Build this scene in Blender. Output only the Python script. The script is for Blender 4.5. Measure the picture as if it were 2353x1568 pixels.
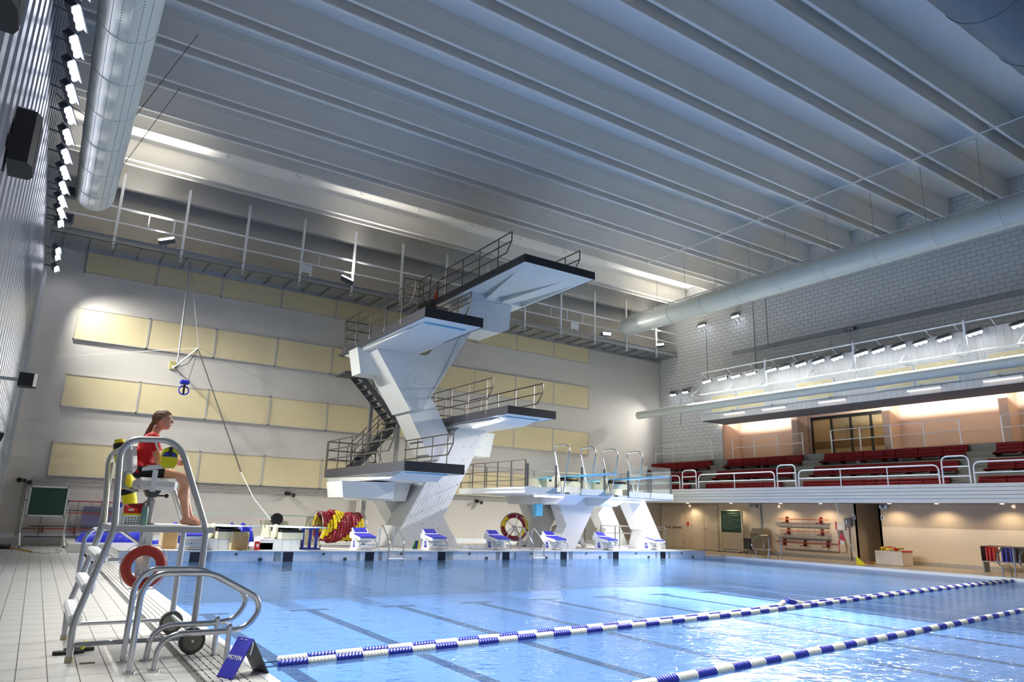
import bpy, math, random
import numpy as np
from mathutils import Vector, Matrix, Euler
random.seed(7)
S = bpy.context.scene
COL = S.collection
for o in list(bpy.data.objects): bpy.data.objects.remove(o, do_unlink=True)

# ------------------------------------------------------------------ camera, light, exposure
def make_camera():
    yaw, pitch, roll = math.radians(32.9285), math.radians(13.9976), math.radians(1.7651)
    f = Vector((math.sin(yaw)*math.cos(pitch), math.cos(yaw)*math.cos(pitch), math.sin(pitch)))
    r = Vector((math.cos(yaw), -math.sin(yaw), 0)); u = r.cross(f)
    c, s = math.cos(roll), math.sin(roll)
    R, U = c*r + s*u, -s*r + c*u
    m = Matrix(((R.x, U.x, -f.x, -3.8201), (R.y, U.y, -f.y, -21.3055), (R.z, U.z, -f.z, 1.4412), (0, 0, 0, 1)))
    cd = bpy.data.cameras.new('camera'); cd.sensor_width = 36; cd.lens = 1620.0842/2353*36
    cd.clip_start = .05; cd.clip_end = 300
    co = bpy.data.objects.new('camera', cd); COL.objects.link(co); co.matrix_world = m
    S.camera = co
make_camera()
W = bpy.data.worlds.new('world'); S.world = W; W.use_nodes = True
W.node_tree.nodes['Background'].inputs[0].default_value = (.5, .55, .62, 1)
W.node_tree.nodes['Background'].inputs[1].default_value = 0.02
S.view_settings.view_transform = 'Standard'; S.view_settings.look = 'None'
S.view_settings.gamma = 1; S.view_settings.use_curve_mapping = False
S.view_settings.exposure = 0.3
S.cycles.use_adaptive_sampling = True; S.cycles.adaptive_threshold = .09
S.cycles.max_bounces = 6; S.cycles.diffuse_bounces = 4; S.cycles.glossy_bounces = 2; S.cycles.transmission_bounces = 3; S.cycles.transparent_max_bounces = 8
S.cycles.caustics_reflective = False; S.cycles.caustics_refractive = False
P_RIGHT, P_LEFT, P_WALL, P_UP, P_COVE, P_TUBE, P_UNDER = 3000, 1250, 420, 1300, 150, 30, 13

# ------------------------------------------------------------------ materials
MATS = {}
def lin(c): return tuple((x/12.92 if x <= .04045 else ((x+.055)/1.055)**2.4) for x in (v/255 for v in c))
def mat(name, rgb, rough=.5, metal=0., var=0., vs=3., bump=0., bs=40., spec=.5, emit=None, es=0., trans=0., alpha=1., coat=0.):
    if name in MATS: return MATS[name]
    m = bpy.data.materials.new(name); m.use_nodes = True; nt = m.node_tree; b = nt.nodes['Principled BSDF']
    c = lin(rgb); b.inputs['Base Color'].default_value = (*c, 1)
    b.inputs['Roughness'].default_value = rough; b.inputs['Metallic'].default_value = metal
    b.inputs['Specular IOR Level'].default_value = spec; b.inputs['Coat Weight'].default_value = coat
    if trans: b.inputs['Transmission Weight'].default_value = trans
    if alpha < 1: b.inputs['Alpha'].default_value = alpha
    if emit: m.cycles.emission_sampling = 'NONE'
    if emit: b.inputs['Emission Color'].default_value = (*lin(emit), 1); b.inputs['Emission Strength'].default_value = es
    if var or bump:
        tc = nt.nodes.new('ShaderNodeTexCoord')
    if var:
        n = nt.nodes.new('ShaderNodeTexNoise'); n.inputs['Scale'].default_value = vs; n.inputs['Detail'].default_value = 5
        mx = nt.nodes.new('ShaderNodeMix'); mx.data_type = 'RGBA'; mx.inputs[6].default_value = (*[min(1, x*(1+var)) for x in c], 1); mx.inputs[7].default_value = (*[x*(1-var) for x in c], 1)
        nt.links.new(tc.outputs['Object'], n.inputs['Vector']); nt.links.new(n.outputs[0], mx.inputs[0]); nt.links.new(mx.outputs[2], b.inputs['Base Color'])
    if bump:
        n2 = nt.nodes.new('ShaderNodeTexNoise'); n2.inputs['Scale'].default_value = bs; n2.inputs['Detail'].default_value = 3
        bp = nt.nodes.new('ShaderNodeBump'); bp.inputs['Strength'].default_value = bump; bp.inputs['Distance'].default_value = .02
        nt.links.new(tc.outputs['Object'], n2.inputs['Vector']); nt.links.new(n2.outputs[0], bp.inputs['Height']); nt.links.new(bp.outputs[0], b.inputs['Normal'])
    MATS[name] = m
    return m
wallm = mat('painted_plaster', (206, 201, 193), .75, var=.04, vs=1.2, bump=.15, bs=60)
ceilm = mat('painted_concrete_ceiling', (232, 228, 220), .8, var=.05, vs=.8)
brickm = mat('painted_brick', (205, 205, 203), .7, var=.05, vs=2, bump=.2, bs=50)
mortar = mat('mortar_joint', (120, 120, 120), .9)
towerm = mat('white_painted_concrete', (222, 224, 222), .6, var=.05, vs=2, bump=.2, bs=25)
tilem = mat('white_deck_tile', (218, 217, 214), .26, var=.10, vs=1.1)
tile2 = mat('grey_deck_tile', (176, 175, 172), .3, var=.06, vs=2)
grout = mat('grout', (120, 118, 114), .9)
wtile = mat('white_wall_tile', (232, 236, 240), .2)
darktile = mat('dark_blue_tile', (22, 28, 44), .2)
pfloor = mat('pool_floor_blue', (210, 228, 250), .5, var=.05, vs=.6)
pline = mat('pool_floor_line', (28, 38, 62), .5)
beige = mat('beige_deck', (205, 188, 164), .4, var=.05, vs=2)
cream = mat('cream_wall', (220, 202, 176), .6, var=.03, vs=1)
taupe = mat('taupe_wall', (176, 158, 150), .65, var=.03, vs=1)
fabric = mat('tan_acoustic_fabric', (222, 207, 166), .9, var=.05, vs=6, bump=.1, bs=120)
pframe = mat('panel_frame', (188, 184, 178), .5)
steel = mat('stainless_steel', (190, 192, 196), .22, 1., var=.04, vs=8)
galv = mat('galvanised_steel', (176, 178, 180), .4, .8, var=.06, vs=6)
whitem = mat('white_painted_steel', (228, 230, 232), .35)
railm = mat('bronze_painted_steel', (104, 98, 92), .4, .5)
rubber = mat('black_rubber_edge', (26, 27, 31), .6, bump=.2, bs=80)
rubber2 = mat('charcoal_rubber_edge', (66, 67, 74), .6)
blackm = mat('black_plastic', (18, 18, 20), .45)
ductm = mat('pale_duct_paint', (204, 208, 200), .38, var=.03, vs=1)
redseat = mat('red_slat_plastic', (112, 8, 16), .6, spec=.2)
conc = mat('grey_concrete', (128, 126, 118), .8, var=.12, vs=3, bump=.2, bs=30)
bluem = mat('royal_blue_plastic', (34, 44, 168), .4)
navy = mat('blue_block_pad', (52, 48, 180), .5, bump=.2, bs=150)
whitep = mat('white_plastic', (236, 238, 240), .35)
lampm = mat('lamp_lens', (255, 255, 255), .3, emit=(235, 240, 255), es=30)
tubem = mat('fluorescent_tube', (255, 255, 255), .3, emit=(255, 244, 255), es=20)
tubew = mat('strip_light_lens', (255, 255, 255), .3, emit=(255, 232, 205), es=1.3)
siding = mat('grey_metal_siding', (124, 128, 136), .35, .35, var=.06, vs=2)
trimw = mat('aluminium_trim', (205, 206, 204), .35, .4)
wood = mat('plywood', (196, 158, 104), .6, var=.15, vs=8)
green = mat('green_chalkboard', (38, 70, 54), .7, var=.1, vs=3)
chalk = mat('chalk_marks', (188, 196, 190), .9)
tarpm = mat('blue_tarpaulin', (28, 40, 190), .4, bump=.5, bs=12)
orangem = mat('orange_ring', (166, 44, 26), .45, var=.08, vs=10)
yellow = mat('yellow_foam', (236, 226, 30), .6)
skinm = mat('skin', (214, 158, 128), .5, var=.05, vs=12)
shirtm = mat('red_shirt', (206, 12, 28), .7, var=.08, vs=14)
hairm = mat('brown_hair', (120, 86, 58), .5, var=.3, vs=26, bump=.4, bs=90)
boardm = mat('blue_springboard', (98, 182, 214), .45)
boardw = mat('pale_springboard', (220, 238, 236), .4)
creamp = mat('cream_plastic', (226, 222, 196), .5)
maroon = mat('maroon_float', (140, 22, 40), .35)
yfloat = mat('yellow_float', (232, 206, 20), .35)
redm = mat('red_plastic', (196, 26, 30), .4)
greym = mat('grey_paint', (150, 152, 156), .5)
dgrey = mat('dark_grey_paint', (78, 80, 84), .5)
rope = mat('white_cord', (230, 230, 224), .7)
glassm = mat('clear_panel', (220, 235, 230), .05, alpha=.07)
darkglass = mat('dark_interior', (60, 48, 28), .5)
door_w = mat('cream_door', (222, 205, 180), .5)

# ------------------------------------------------------------------ mesh helpers
WL = {}
def wl(o): return WL.get(o.name, Vector((0, 0, 0)))
class MB:
    def __init__(s): s.v = []; s.f = []
    def add(s, vs, fs):
        n = len(s.v); s.v += [tuple(map(float, v)) for v in vs]; s.f += [tuple(i+n for i in f) for f in fs]; return s
    def box(s, a, b):
        x0, y0, z0 = a; x1, y1, z1 = b
        return s.add([(x0,y0,z0),(x1,y0,z0),(x1,y1,z0),(x0,y1,z0),(x0,y0,z1),(x1,y0,z1),(x1,y1,z1),(x0,y1,z1)],
                     [(0,3,2,1),(4,5,6,7),(0,1,5,4),(1,2,6,5),(2,3,7,6),(3,0,4,7)])
    def bbox(s, a, b, e=.01):   # box with chamfered edges along all sides
        x0, y0, z0 = a; x1, y1, z1 = b; e = min(e, abs(x1-x0)*.45, abs(y1-y0)*.45, abs(z1-z0)*.45)
        vs = []; ring = lambda z, d: [(x0+d,y0+e*(d==0),z),(x0+d+e*(d==0),y0+d,z),(x1-d-e*(d==0),y0+d,z),(x1-d,y0+e*(d==0),z),(x1-d,y1-e*(d==0),z),(x1-d-e*(d==0),y1-d,z),(x0+d+e*(d==0),y1-d,z),(x0+d,y1-e*(d==0),z)]
        rs = [ring(z0, e), ring(z0+e, 0), ring(z1-e, 0), ring(z1, e)]
        for r in rs: vs += r
        fs = [tuple(range(7, -1, -1)), tuple(range(24, 32))]
        for k in range(3):
            for i in range(8): fs.append((k*8+i, k*8+(i+1) % 8, (k+1)*8+(i+1) % 8, (k+1)*8+i))
        return s.add(vs, fs)
    def beam(s, p, q, w, h, up=(0, 0, 1)):
        p, q = Vector(p), Vector(q); d = (q-p).normalized(); up = Vector(up)
        if abs(d.dot(up)) > .99: up = Vector((0, 1, 0))
        sx = d.cross(up).normalized()*w/2; sz = sx.cross(d).normalized()*h/2
        vs = [p-sx-sz, p+sx-sz, p+sx+sz, p-sx+sz, q-sx-sz, q+sx-sz, q+sx+sz, q-sx+sz]
        return s.add(vs, [(0,1,2,3),(4,7,6,5),(0,4,5,1),(1,5,6,2),(2,6,7,3),(3,7,4,0)])
    def prism(s, poly, axis, a, b):
        def P(u, w, t): return {'x': (t, u, w), 'y': (u, t, w), 'z': (u, w, t)}[axis]
        n = len(poly); vs = [P(u, w, a) for u, w in poly] + [P(u, w, b) for u, w in poly]
        return s.add(vs, [tuple(range(n-1, -1, -1)), tuple(range(n, 2*n))] + [(i, (i+1) % n, n+(i+1) % n, n+i) for i in range(n)])
    def hexa(s, vs):
        return s.add(vs, [(0,3,2,1),(4,5,6,7),(0,1,5,4),(1,2,6,5),(2,3,7,6),(3,0,4,7)])
    def tube(s, pts, r, seg=8, closed=False, caps=True):
        pts = [Vector(p) for p in pts]; n = len(pts)
        rr = r if isinstance(r, (list, tuple)) else [r]*n
        vs, fs = [], []; prev = None
        for i, p in enumerate(pts):
            a = pts[i-1] if (i > 0 or closed) else p; b = pts[(i+1) % n] if (i < n-1 or closed) else p
            d = (b-a); d = d.normalized() if d.length > 1e-9 else Vector((0, 0, 1))
            if prev is None:
                up = Vector((0, 0, 1)) if abs(d.z) < .9 else Vector((1, 0, 0)); e1 = d.cross(up).normalized()
            else:
                e1 = prev - d*prev.dot(d); e1 = e1.normalized() if e1.length > 1e-6 else d.orthogonal().normalized()
            prev = e1; e2 = d.cross(e1)
            for k in range(seg):
                t = 2*math.pi*k/seg; vs.append(p + (e1*math.cos(t) + e2*math.sin(t))*rr[i])
        for i in range(n if closed else n-1):
            j = (i+1) % n
            for k in range(seg): fs.append((i*seg+k, i*seg+(k+1) % seg, j*seg+(k+1) % seg, j*seg+k))
        if caps and not closed: fs += [tuple(range(seg-1, -1, -1)), tuple(range((n-1)*seg, n*seg))]
        return s.add(vs, fs)
    def cyl(s, p, q, r, seg=12): return s.tube([p, q], r, seg)
    def lathe(s, prof, c, axis, seg=16):   # prof: list of (radius, distance along axis)
        ax = Vector(axis).normalized(); e1 = ax.orthogonal().normalized(); e2 = ax.cross(e1); c = Vector(c)
        vs = [c + ax*t + (e1*math.cos(2*math.pi*k/seg) + e2*math.sin(2*math.pi*k/seg))*max(r, 1e-4) for r, t in prof for k in range(seg)]
        n = len(prof); fs = [(i*seg+k, i*seg+(k+1) % seg, (i+1)*seg+(k+1) % seg, (i+1)*seg+k) for i in range(n-1) for k in range(seg)]
        fs += [tuple(range(seg-1, -1, -1)), tuple(range((n-1)*seg, n*seg))]
        return s.add(vs, fs)
    def ball(s, c, r, seg=12, rings=8):
        r = (r, r, r) if not isinstance(r, (tuple, list)) else r
        vs = [(c[0], c[1], c[2]-r[2])]
        for i in range(1, rings):
            a = -math.pi/2 + math.pi*i/rings
            vs += [(c[0]+r[0]*math.cos(a)*math.cos(2*math.pi*k/seg), c[1]+r[1]*math.cos(a)*math.sin(2*math.pi*k/seg), c[2]+r[2]*math.sin(a)) for k in range(seg)]
        vs.append((c[0], c[1], c[2]+r[2])); t = len(vs)-1
        fs = [(0, 1+(k+1) % seg, 1+k) for k in range(seg)]
        for i in range(rings-2):
            for k in range(seg): fs.append((1+i*seg+k, 1+i*seg+(k+1) % seg, 1+(i+1)*seg+(k+1) % seg, 1+(i+1)*seg+k))
        fs += [(t, 1+(rings-2)*seg+k, 1+(rings-2)*seg+(k+1) % seg) for k in range(seg)]
        return s.add(vs, fs)
    def xf(s, m): s.v = [tuple(m @ Vector(v)) for v in s.v]; return s
    def build(s, name, m, parent=None, smooth=False):
        a = np.array(s.v); c = (a.min(0)+a.max(0))/2; c[2] = a[:, 2].min()
        me = bpy.data.meshes.new(name); me.from_pydata((a-c).tolist(), [], s.f); me.update()
        if smooth:
            me.polygons.foreach_set('use_smooth', [True]*len(me.polygons))
            try: me.set_sharp_from_angle(angle=math.radians(42))
            except Exception: pass
        me.materials.append(m)
        return link(name, me, Vector(c), parent)
def link(name, me, c, parent=None):
    o = bpy.data.objects.new(name, me); COL.objects.link(o); WL[o.name] = Vector(c)
    o.location = Vector(c) - (wl(parent) if parent else Vector((0, 0, 0)))
    if parent: o.parent = parent
    return o
def tag(o, label, cat, group=None):
    o['label'] = label; o['category'] = cat
    if group: o['group'] = group
    return o
def thing(name, label, cat, loc, group=None):
    o = bpy.data.objects.new(name, None); o.empty_display_size = .1; COL.objects.link(o); o.location = loc; WL[o.name] = Vector(loc)
    return tag(o, label, cat, group)
def struct(o): o['kind'] = 'structure'; return o
def stuff(o): o['kind'] = 'stuff'; return o
def dup(root, loc, rotz=None, label=None, group=None):
    r = root.copy(); COL.objects.link(r); r.location = loc; WL[r.name] = Vector(loc)
    if rotz is not None: r.rotation_euler = (0, 0, rotz)
    if label: r['label'] = label
    if group: r['group'] = group
    for ch in list(root.children):
        c = ch.copy(); COL.objects.link(c); c.parent = r
        for g in list(ch.children):
            d = g.copy(); COL.objects.link(d); d.parent = c
    return r
def fil(pts, r, n=5):   # round the inner corners of a polyline
    pts = [Vector(p) for p in pts]; out = [pts[0]]
    for i in range(1, len(pts)-1):
        a, b, c = pts[i-1], pts[i], pts[i+1]; u, v = (a-b), (c-b); k = min(r, u.length*.49, v.length*.49)
        p, q = b+u.normalized()*k, b+v.normalized()*k
        for j in range(n+1):
            t = j/n; out.append(p*(1-t)**2 + b*2*t*(1-t) + q*t*t)
    return out + [pts[-1]]
TXT = {}
def _pretext():
    for s, size in [('EXIT', .17), ('MOYEN', .052)] + [(str(n), z) for n in range(1, 9) for z in (.2, .15)]:
        cu = bpy.data.curves.new('t', 'FONT'); cu.body = s; cu.size = size; cu.align_x = 'CENTER'; cu.align_y = 'CENTER'; cu.extrude = .002
        o = bpy.data.objects.new('tmp', cu); COL.objects.link(o)
        TXT[s, size] = bpy.data.meshes.new_from_object(o.evaluated_get(bpy.context.evaluated_depsgraph_get())); bpy.data.objects.remove(o, do_unlink=True)
_pretext()
def text(s, size, name, m, parent, M, depth=.002):
    me = TXT[s, size].copy(); me.name = name; me.materials.clear(); me.materials.append(m); me.transform(M.to_3x3().to_4x4())
    return link(name, me, M.translation, parent)
def frame(origin, right, up):   # matrix whose x = right, y = up
    r, u = Vector(right).normalized(), Vector(up).normalized(); n = r.cross(u); o = Vector(origin)
    return Matrix(((r.x, u.x, n.x, o.x), (r.y, u.y, n.y, o.y), (r.z, u.z, n.z, o.z), (0, 0, 0, 1)))
ORD = ['first','second','third','fourth','fifth','sixth','seventh','eighth','ninth','tenth','eleventh','twelfth','thirteenth','fourteenth','fifteenth','sixteenth','seventeenth','eighteenth','nineteenth','twentieth','twenty-first','twenty-second','twenty-third','twenty-fourth','twenty-fifth','twenty-sixth']
def spot(name, loc, tgt, power, size=120, blend=.7, col=(1, .985, .925), rad=.12, parent=None):
    l = bpy.data.lights.new(name, 'SPOT'); l.energy = power; l.spot_size = math.radians(size); l.spot_blend = blend; l.color = col; l.shadow_soft_size = rad
    o = bpy.data.objects.new(name, l); COL.objects.link(o)
    q = (Vector(tgt)-Vector(loc)).to_track_quat('-Z', 'Y')
    o.rotation_euler = q.to_euler(); o.location = Vector(loc) - (wl(parent) if parent else Vector((0, 0, 0)))
    if parent: o.parent = parent
    return o
def area(name, loc, tgt, power, sx, sy, col=(1, 1, 1), parent=None):
    l = bpy.data.lights.new(name, 'AREA'); l.shape = 'RECTANGLE'; l.size = sx; l.size_y = sy; l.energy = power; l.color = col
    o = bpy.data.objects.new(name, l); COL.objects.link(o)
    o.rotation_euler = (Vector(tgt)-Vector(loc)).to_track_quat('-Z', 'Y').to_euler(); o.location = Vector(loc) - (wl(parent) if parent else Vector((0, 0, 0)))
    if parent: o.parent = parent
    return o

# ================================================================== SETTING
YE, XL, XR, YB = 7.43, -4.85, 25.0, -27.0      # end wall, left wall, right wall, back of the hall
DZ, RZ, BZ = .05, .09, .29                      # left deck, right deck, raised end deck
PX0, PX1 = -1.85, 21.2                          # pool edges
# ---- floor and pool shell
floor = struct(MB().box((XL-.2, YB, -.3), (PX0-.03, YE, DZ-.012)).build('floor', grout))
c = np.array([-3.8, -21.3]); cand = []
TX, TY = .222, .444
xs = np.arange(XL, -2.50, TX)
for i, x in enumerate(xs):
    for j, y in enumerate(np.arange(-18.0, YE-TY, TY)):
        cand.append((x, y+TY*.0, i, j))
vis = [t for t in cand if t[1] > -16.2 - (t[0]+1.85)*.0]
vis.sort(key=lambda t: (t[1] < -15.2 or (t[1] < -12 and t[0] < -3.9), t[1]))
tm = MB().box((-TX/2+.004, -TY/2+.004, 0), (TX/2-.004, TY/2-.004, .012))
tme = bpy.data.meshes.new('tile'); tme.from_pydata(tm.v, [], tm.f); tme.materials.append(tilem)
tme2 = tme.copy(); tme2.materials.clear(); tme2.materials.append(tile2)
rest = MB()
for n, (x, y, i, j) in enumerate(vis):
    if n < 290: link('tile', tme2 if (i < 3 and y < -6.9) else tme, Vector((x+TX/2, y+TY/2, DZ-.012)), floor)
    else: rest.box((x+.004, y+.004, DZ-.012), (x+TX-.004, y+TY-.004, DZ))
for t in cand:
    if t not in vis: rest.box((t[0]+.004, t[1]+.004, DZ-.012), (t[0]+TX-.004, t[1]+TY-.004, DZ))
stuff(rest.build('tile_field', tilem, floor))
g = MB()
for y in np.arange(-18.0, YE-.5, .55): g.box((-2.49, y+.003, DZ-.012), (-1.98, y+.547, DZ))
stuff(g.build('gutter_tile', tilem, floor))
g = MB()
for i in range(6):
    for y in np.arange(-17, 5, .16): g.box((-2.44+i*.066, y, DZ-.002), (-2.431+i*.066, y+.12, DZ+.0015))
stuff(g.build('drain_slot', blackm, floor))
MB().box((-1.975, -18, DZ-.012), (-1.885, YE, DZ+.002)).build('kerb_tile', wtile, floor)
MB().box((-1.885, YB, -.2), (PX0, 0, DZ-.03)).build('gutter_lip', blackm, floor)
fr = struct(MB().box((PX1, YB, -.3), (XR+3, 0, RZ-.01)).box((20., 0, -.3), (XR+3, YE, RZ-.01)).build('floor_right', beige))
MB().box((PX1, YB, RZ-.01), (PX1+.5, 0, RZ+.005)).box((20.0, -.02, RZ-.01), (PX1+.5, .3, RZ+.005)).build('kerb_strip', wtile, fr)
# raised end deck with tiled front
ed = struct(MB().box((PX0, .012, -1.3), (20.0, YE, BZ)).build('floor_end', tilem))
tw = .2975
pm = MB().box((-tw/2+.003, 0, 0), (tw/2-.003, .014, .262)); me_w = bpy.data.meshes.new('tile'); me_w.from_pydata(pm.v, [], pm.f); me_w.materials.append(wtile)
me_d = me_w.copy(); me_d.materials.clear(); me_d.materials.append(darktile)
x = PX0 + tw/2; lanes = [2.5*k for k in range(8)]
tx = []
while x < 19.9: tx.append(x); x += tw
for x in tx:
    if min(abs(x-l) for l in lanes) < .29: continue
    for z in (.0, -.27): link('tile', me_w, Vector((x, -.002, z)), ed)
for l in lanes:
    link('lane_mark', me_d, Vector((l, -.006, 0)), ed); link('lane_mark', me_d, Vector((l, -.006, -.27)), ed)
    for sgn in (-1, 1): MB().box((l+sgn*.145, -.002, -.27), (l+sgn*.42, .012, .262)).build('tile', wtile, ed)
MB().box((PX0, -.03, .262), (20.0, .3, BZ+.006)).build('coping', tilem, ed)
for k, l in enumerate(lanes):
    p = (l+1.05, -.004, .2); MB().cyl(p, (p[0], -.02, p[2]), .038, 14).build('rope_anchor', dgrey, ed)
    p = (l+1.72, -.004, .055); MB().box((p[0]-.05, -.012, .01), (p[0]+.05, 0, .1)).cyl((p[0], -.02, .05), (p[0], -.004, .05), .036, 12).build('inlet_jet', dgrey, ed)
# pool
pool = struct(MB().box((PX0, YB, -1.15), (PX1, .05, -1.05)).build('floor_pool', pfloor))
MB().box((PX0-.06, YB, -1.05), (PX0, 0, -.06)).box((PX1-.02, YB, -1.05), (PX1+.06, 0, RZ+.004)).box((20, -.02, -1.05), (PX1, .05, RZ+.004)).build('pool_wall', wtile, pool)
for k, l in enumerate(lanes):
    MB().box((l-.13, -20, -1.05), (l+.13, -2.2, -1.045)).box((l-.5, -2.46, -1.05), (l+.5, -2.2, -1.045)).build('lane_line', pline, pool)
def water_mat():
    m = bpy.data.materials.new('pool_water'); m.use_nodes = True; nt = m.node_tree; nt.nodes.clear(); L = nt.links.new; N = nt.nodes.new
    out = N('ShaderNodeOutputMaterial'); mix = N('ShaderNodeMixShader'); tr = N('ShaderNodeBsdfTransparent'); gl = N('ShaderNodeBsdfGlossy')
    tr.inputs[0].default_value = (.52, .72, 1, 1); gl.inputs['Roughness'].default_value = .03
    fz = N('ShaderNodeFresnel'); fz.inputs[0].default_value = 1.33
    tc = N('ShaderNodeTexCoord'); mp = N('ShaderNodeMapping'); mp.inputs['Scale'].default_value = (1, 1.25, 1); mp.inputs['Rotation'].default_value = (0, 0, .5)
    n1 = N('ShaderNodeTexNoise'); n1.inputs['Scale'].default_value = 1.6; n1.inputs['Detail'].default_value = 2; n1.inputs['Distortion'].default_value = .6
    n2 = N('ShaderNodeTexNoise'); n2.inputs['Scale'].default_value = 6.5; n2.inputs['Detail'].default_value = 2; n2.inputs['Distortion'].default_value = .8
    # rougher chop on the near right, calmer toward the far end
    sp = N('ShaderNodeSeparateXYZ'); mr = N('ShaderNodeMapRange'); mr.inputs[1].default_value = -1; mr.inputs[2].default_value = -14; mr.inputs[3].default_value = .25; mr.inputs[4].default_value = 1
    ad = N('ShaderNodeMath'); ad.operation = 'MULTIPLY_ADD'; ad.inputs[1].default_value = .55
    mu = N('ShaderNodeMath'); mu.operation = 'MULTIPLY'
    bp = N('ShaderNodeBump'); bp.inputs['Strength'].default_value = .5; bp.inputs['Distance'].default_value = .07
    L(tc.outputs['Object'], mp.inputs[0]); L(mp.outputs[0], n1.inputs['Vector']); L(mp.outputs[0], n2.inputs['Vector'])
    L(n2.outputs[0], ad.inputs[0]); L(n1.outputs[0], ad.inputs[2])
    geo = N('ShaderNodeNewGeometry'); L(geo.outputs['Position'], sp.inputs[0]); L(sp.outputs[1], mr.inputs[0])
    L(ad.outputs[0], mu.inputs[0]); L(mr.outputs[0], mu.inputs[1]); L(mu.outputs[0], bp.inputs['Height'])
    L(bp.outputs[0], gl.inputs['Normal']); L(bp.outputs[0], fz.inputs['Normal'])
    fm = N('ShaderNodeMath'); fm.operation = 'MULTIPLY'; fm.inputs[1].default_value = .62; L(fz.outputs[0], fm.inputs[0])
    L(fm.outputs[0], mix.inputs[0]); rf = N('ShaderNodeBsdfRefraction'); rf.inputs['Color'].default_value = (.52, .72, 1, 1); rf.inputs['IOR'].default_value = 1.09; rf.inputs['Roughness'].default_value = 0; bp2 = N('ShaderNodeBump'); bp2.inputs['Strength'].default_value = 1; bp2.inputs['Distance'].default_value = .35; L(mu.outputs[0], bp2.inputs['Height']); L(bp2.outputs[0], rf.inputs['Normal'])
    m2 = N('ShaderNodeMixShader'); m2.inputs[0].default_value = .2; L(tr.outputs[0], m2.inputs[1]); L(rf.outputs[0], m2.inputs[2]); df = N('ShaderNodeBsdfDiffuse'); df.inputs[0].default_value = (.36, .62, 1, 1); m3 = N('ShaderNodeMixShader'); m3.inputs[0].default_value = .09; L(m2.outputs[0], m3.inputs[1]); L(df.outputs[0], m3.inputs[2]); L(m3.outputs[0], mix.inputs[1]); L(gl.outputs[0], mix.inputs[2]); L(mix.outputs[0], out.inputs[0])
    return m
wm = bpy.data.meshes.new('pool_water'); wm.from_pydata([(PX0-.03, YB, 0), (PX1, YB, 0), (PX1, 0, 0), (PX0-.03, 0, 0)], [], [(0, 1, 2, 3)]); wm.materials.append(water_mat())
wo = link('pool_water', wm, (0, 0, 0)); stuff(wo); tag(wo, 'clear rippling blue pool water between the decks', 'water')

# ---- end wall with acoustic panels, base tiles and conduits
we = struct(MB().box((XL-.3, YE, -.3), (XR+.3, YE+.3, 14.6)).build('wall_end', wallm))
PW, X0 = 2.338, -3.668
rows = [(9.512, 10.39), (7.059, 8.218), (4.672, 5.82), (2.315, 3.4715)]
for r, (z0, z1) in enumerate(rows):
    for i in range(10):
        x0, x1 = X0+PW*i, X0+PW*(i+1)
        p = MB().box((x0+.03, YE-.062, z0+.03), (x1-.03, YE-.01, z1-.03)).build('acoustic_panel', fabric, we)
        b = MB()
        for a, q in (((x0, z0), (x1, z0+.032)), ((x0, z1-.032), (x1, z1)), ((x0, z0), (x0+.032, z1)), ((x1-.032, z0), (x1, z1))): b.box((a[0], YE-.075, a[1]), (q[0], YE, q[1]))
        b.build('panel_frame', pframe, p)
for k in range(5):
    z = 2.06+k*.05
    MB().tube(fil([(-4.2+k*.05, YE-.03, .35), (-4.2+k*.05, YE-.03, z), (10.6, YE-.03, z)] if k < 2 else [(-4.0, YE-.03, z), (21, YE-.03, z)], .25), .017, 6).build('conduit_pipe', pframe, we)
g = MB()
for i in range(96): g.box((XL+.31*i+.004, YE-.014, BZ), (XL+.31*(i+1)-.004, YE, BZ+.145))
stuff(g.build('base_tile', wtile, we))
# ---- left wall: metal siding, ribs and a pale corner trim
wlft = struct(MB().box((XL-.4, YB, -.3), (XL-.05, YE, 14.6)).build('wall_left', siding))
zs = np.arange(.05, 14.4, .42)
k = 0
for y0 in np.arange(-26.8, 7.0, .62):
    MB().prism([(XL-.05, y0+.02), (XL, y0+.07), (XL, y0+.38), (XL-.05, y0+.43)], 'z', .05, 14.4).build('siding_rib', siding, wlft)
for y in (6.55, 7.0): MB().box((XL-.02, y, .05), (XL+.10, y+.09, 12.5)).build('corner_trim', trimw, wlft)
MB().box((XL-.05, YE-.5, .0), (XL+.03, YE-.02, 14.3)).build('corner_board', wallm, wlft)
# ---- hall behind the camera
struct(MB().box((XL-.3, YB-.3, -1.2), (XR+3, YB, 14.6)).build('wall_back', wallm))
# ---- ceiling with pairs of deep stems
ce = struct(MB().box((XL-.3, YB, 14.43), (XR+3, YE, 14.65)).build('ceiling', ceilm))
stem = MB().prism([(-.075, .9), (-.055, .03), (-.045, 0), (.045, 0), (.055, .03), (.075, .9)], 'x', XL, XR)
sme = bpy.data.meshes.new('ceiling_stem'); sme.from_pydata(stem.v, [], stem.f); sme.materials.append(ceilm)
pairs = [1.97-2.105*i for i in range(14)]
for yc in pairs:
    for d in (-.235, .235): link('ceiling_stem', sme, Vector((0, yc+d, 13.54)), ce)
link('ceiling_stem', sme, Vector((0, 3.3, 13.6)), ce)
MB().prism([(3.42, 14.5), (3.42, 14.25), (4.9, 14.25), (5.28, 14.1), (5.28, 13.36), (5.42, 13.36), (5.44, 14.5)], 'x', XL, XR).build('end_beam', ceilm, ce)
MB().prism([(5.85, 14.5), (5.87, 13.42), (5.99, 13.42), (6.01, 14.5)], 'x', XL, XR).build('end_beam', ceilm, ce)
MB().prism([(6.7, 14.5), (6.7, 12.9), (6.74, 12.82), (6.98, 12.82), (7.0, 14.5)], 'x', XL, XR).build('wall_beam', wallm, ce)
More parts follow.
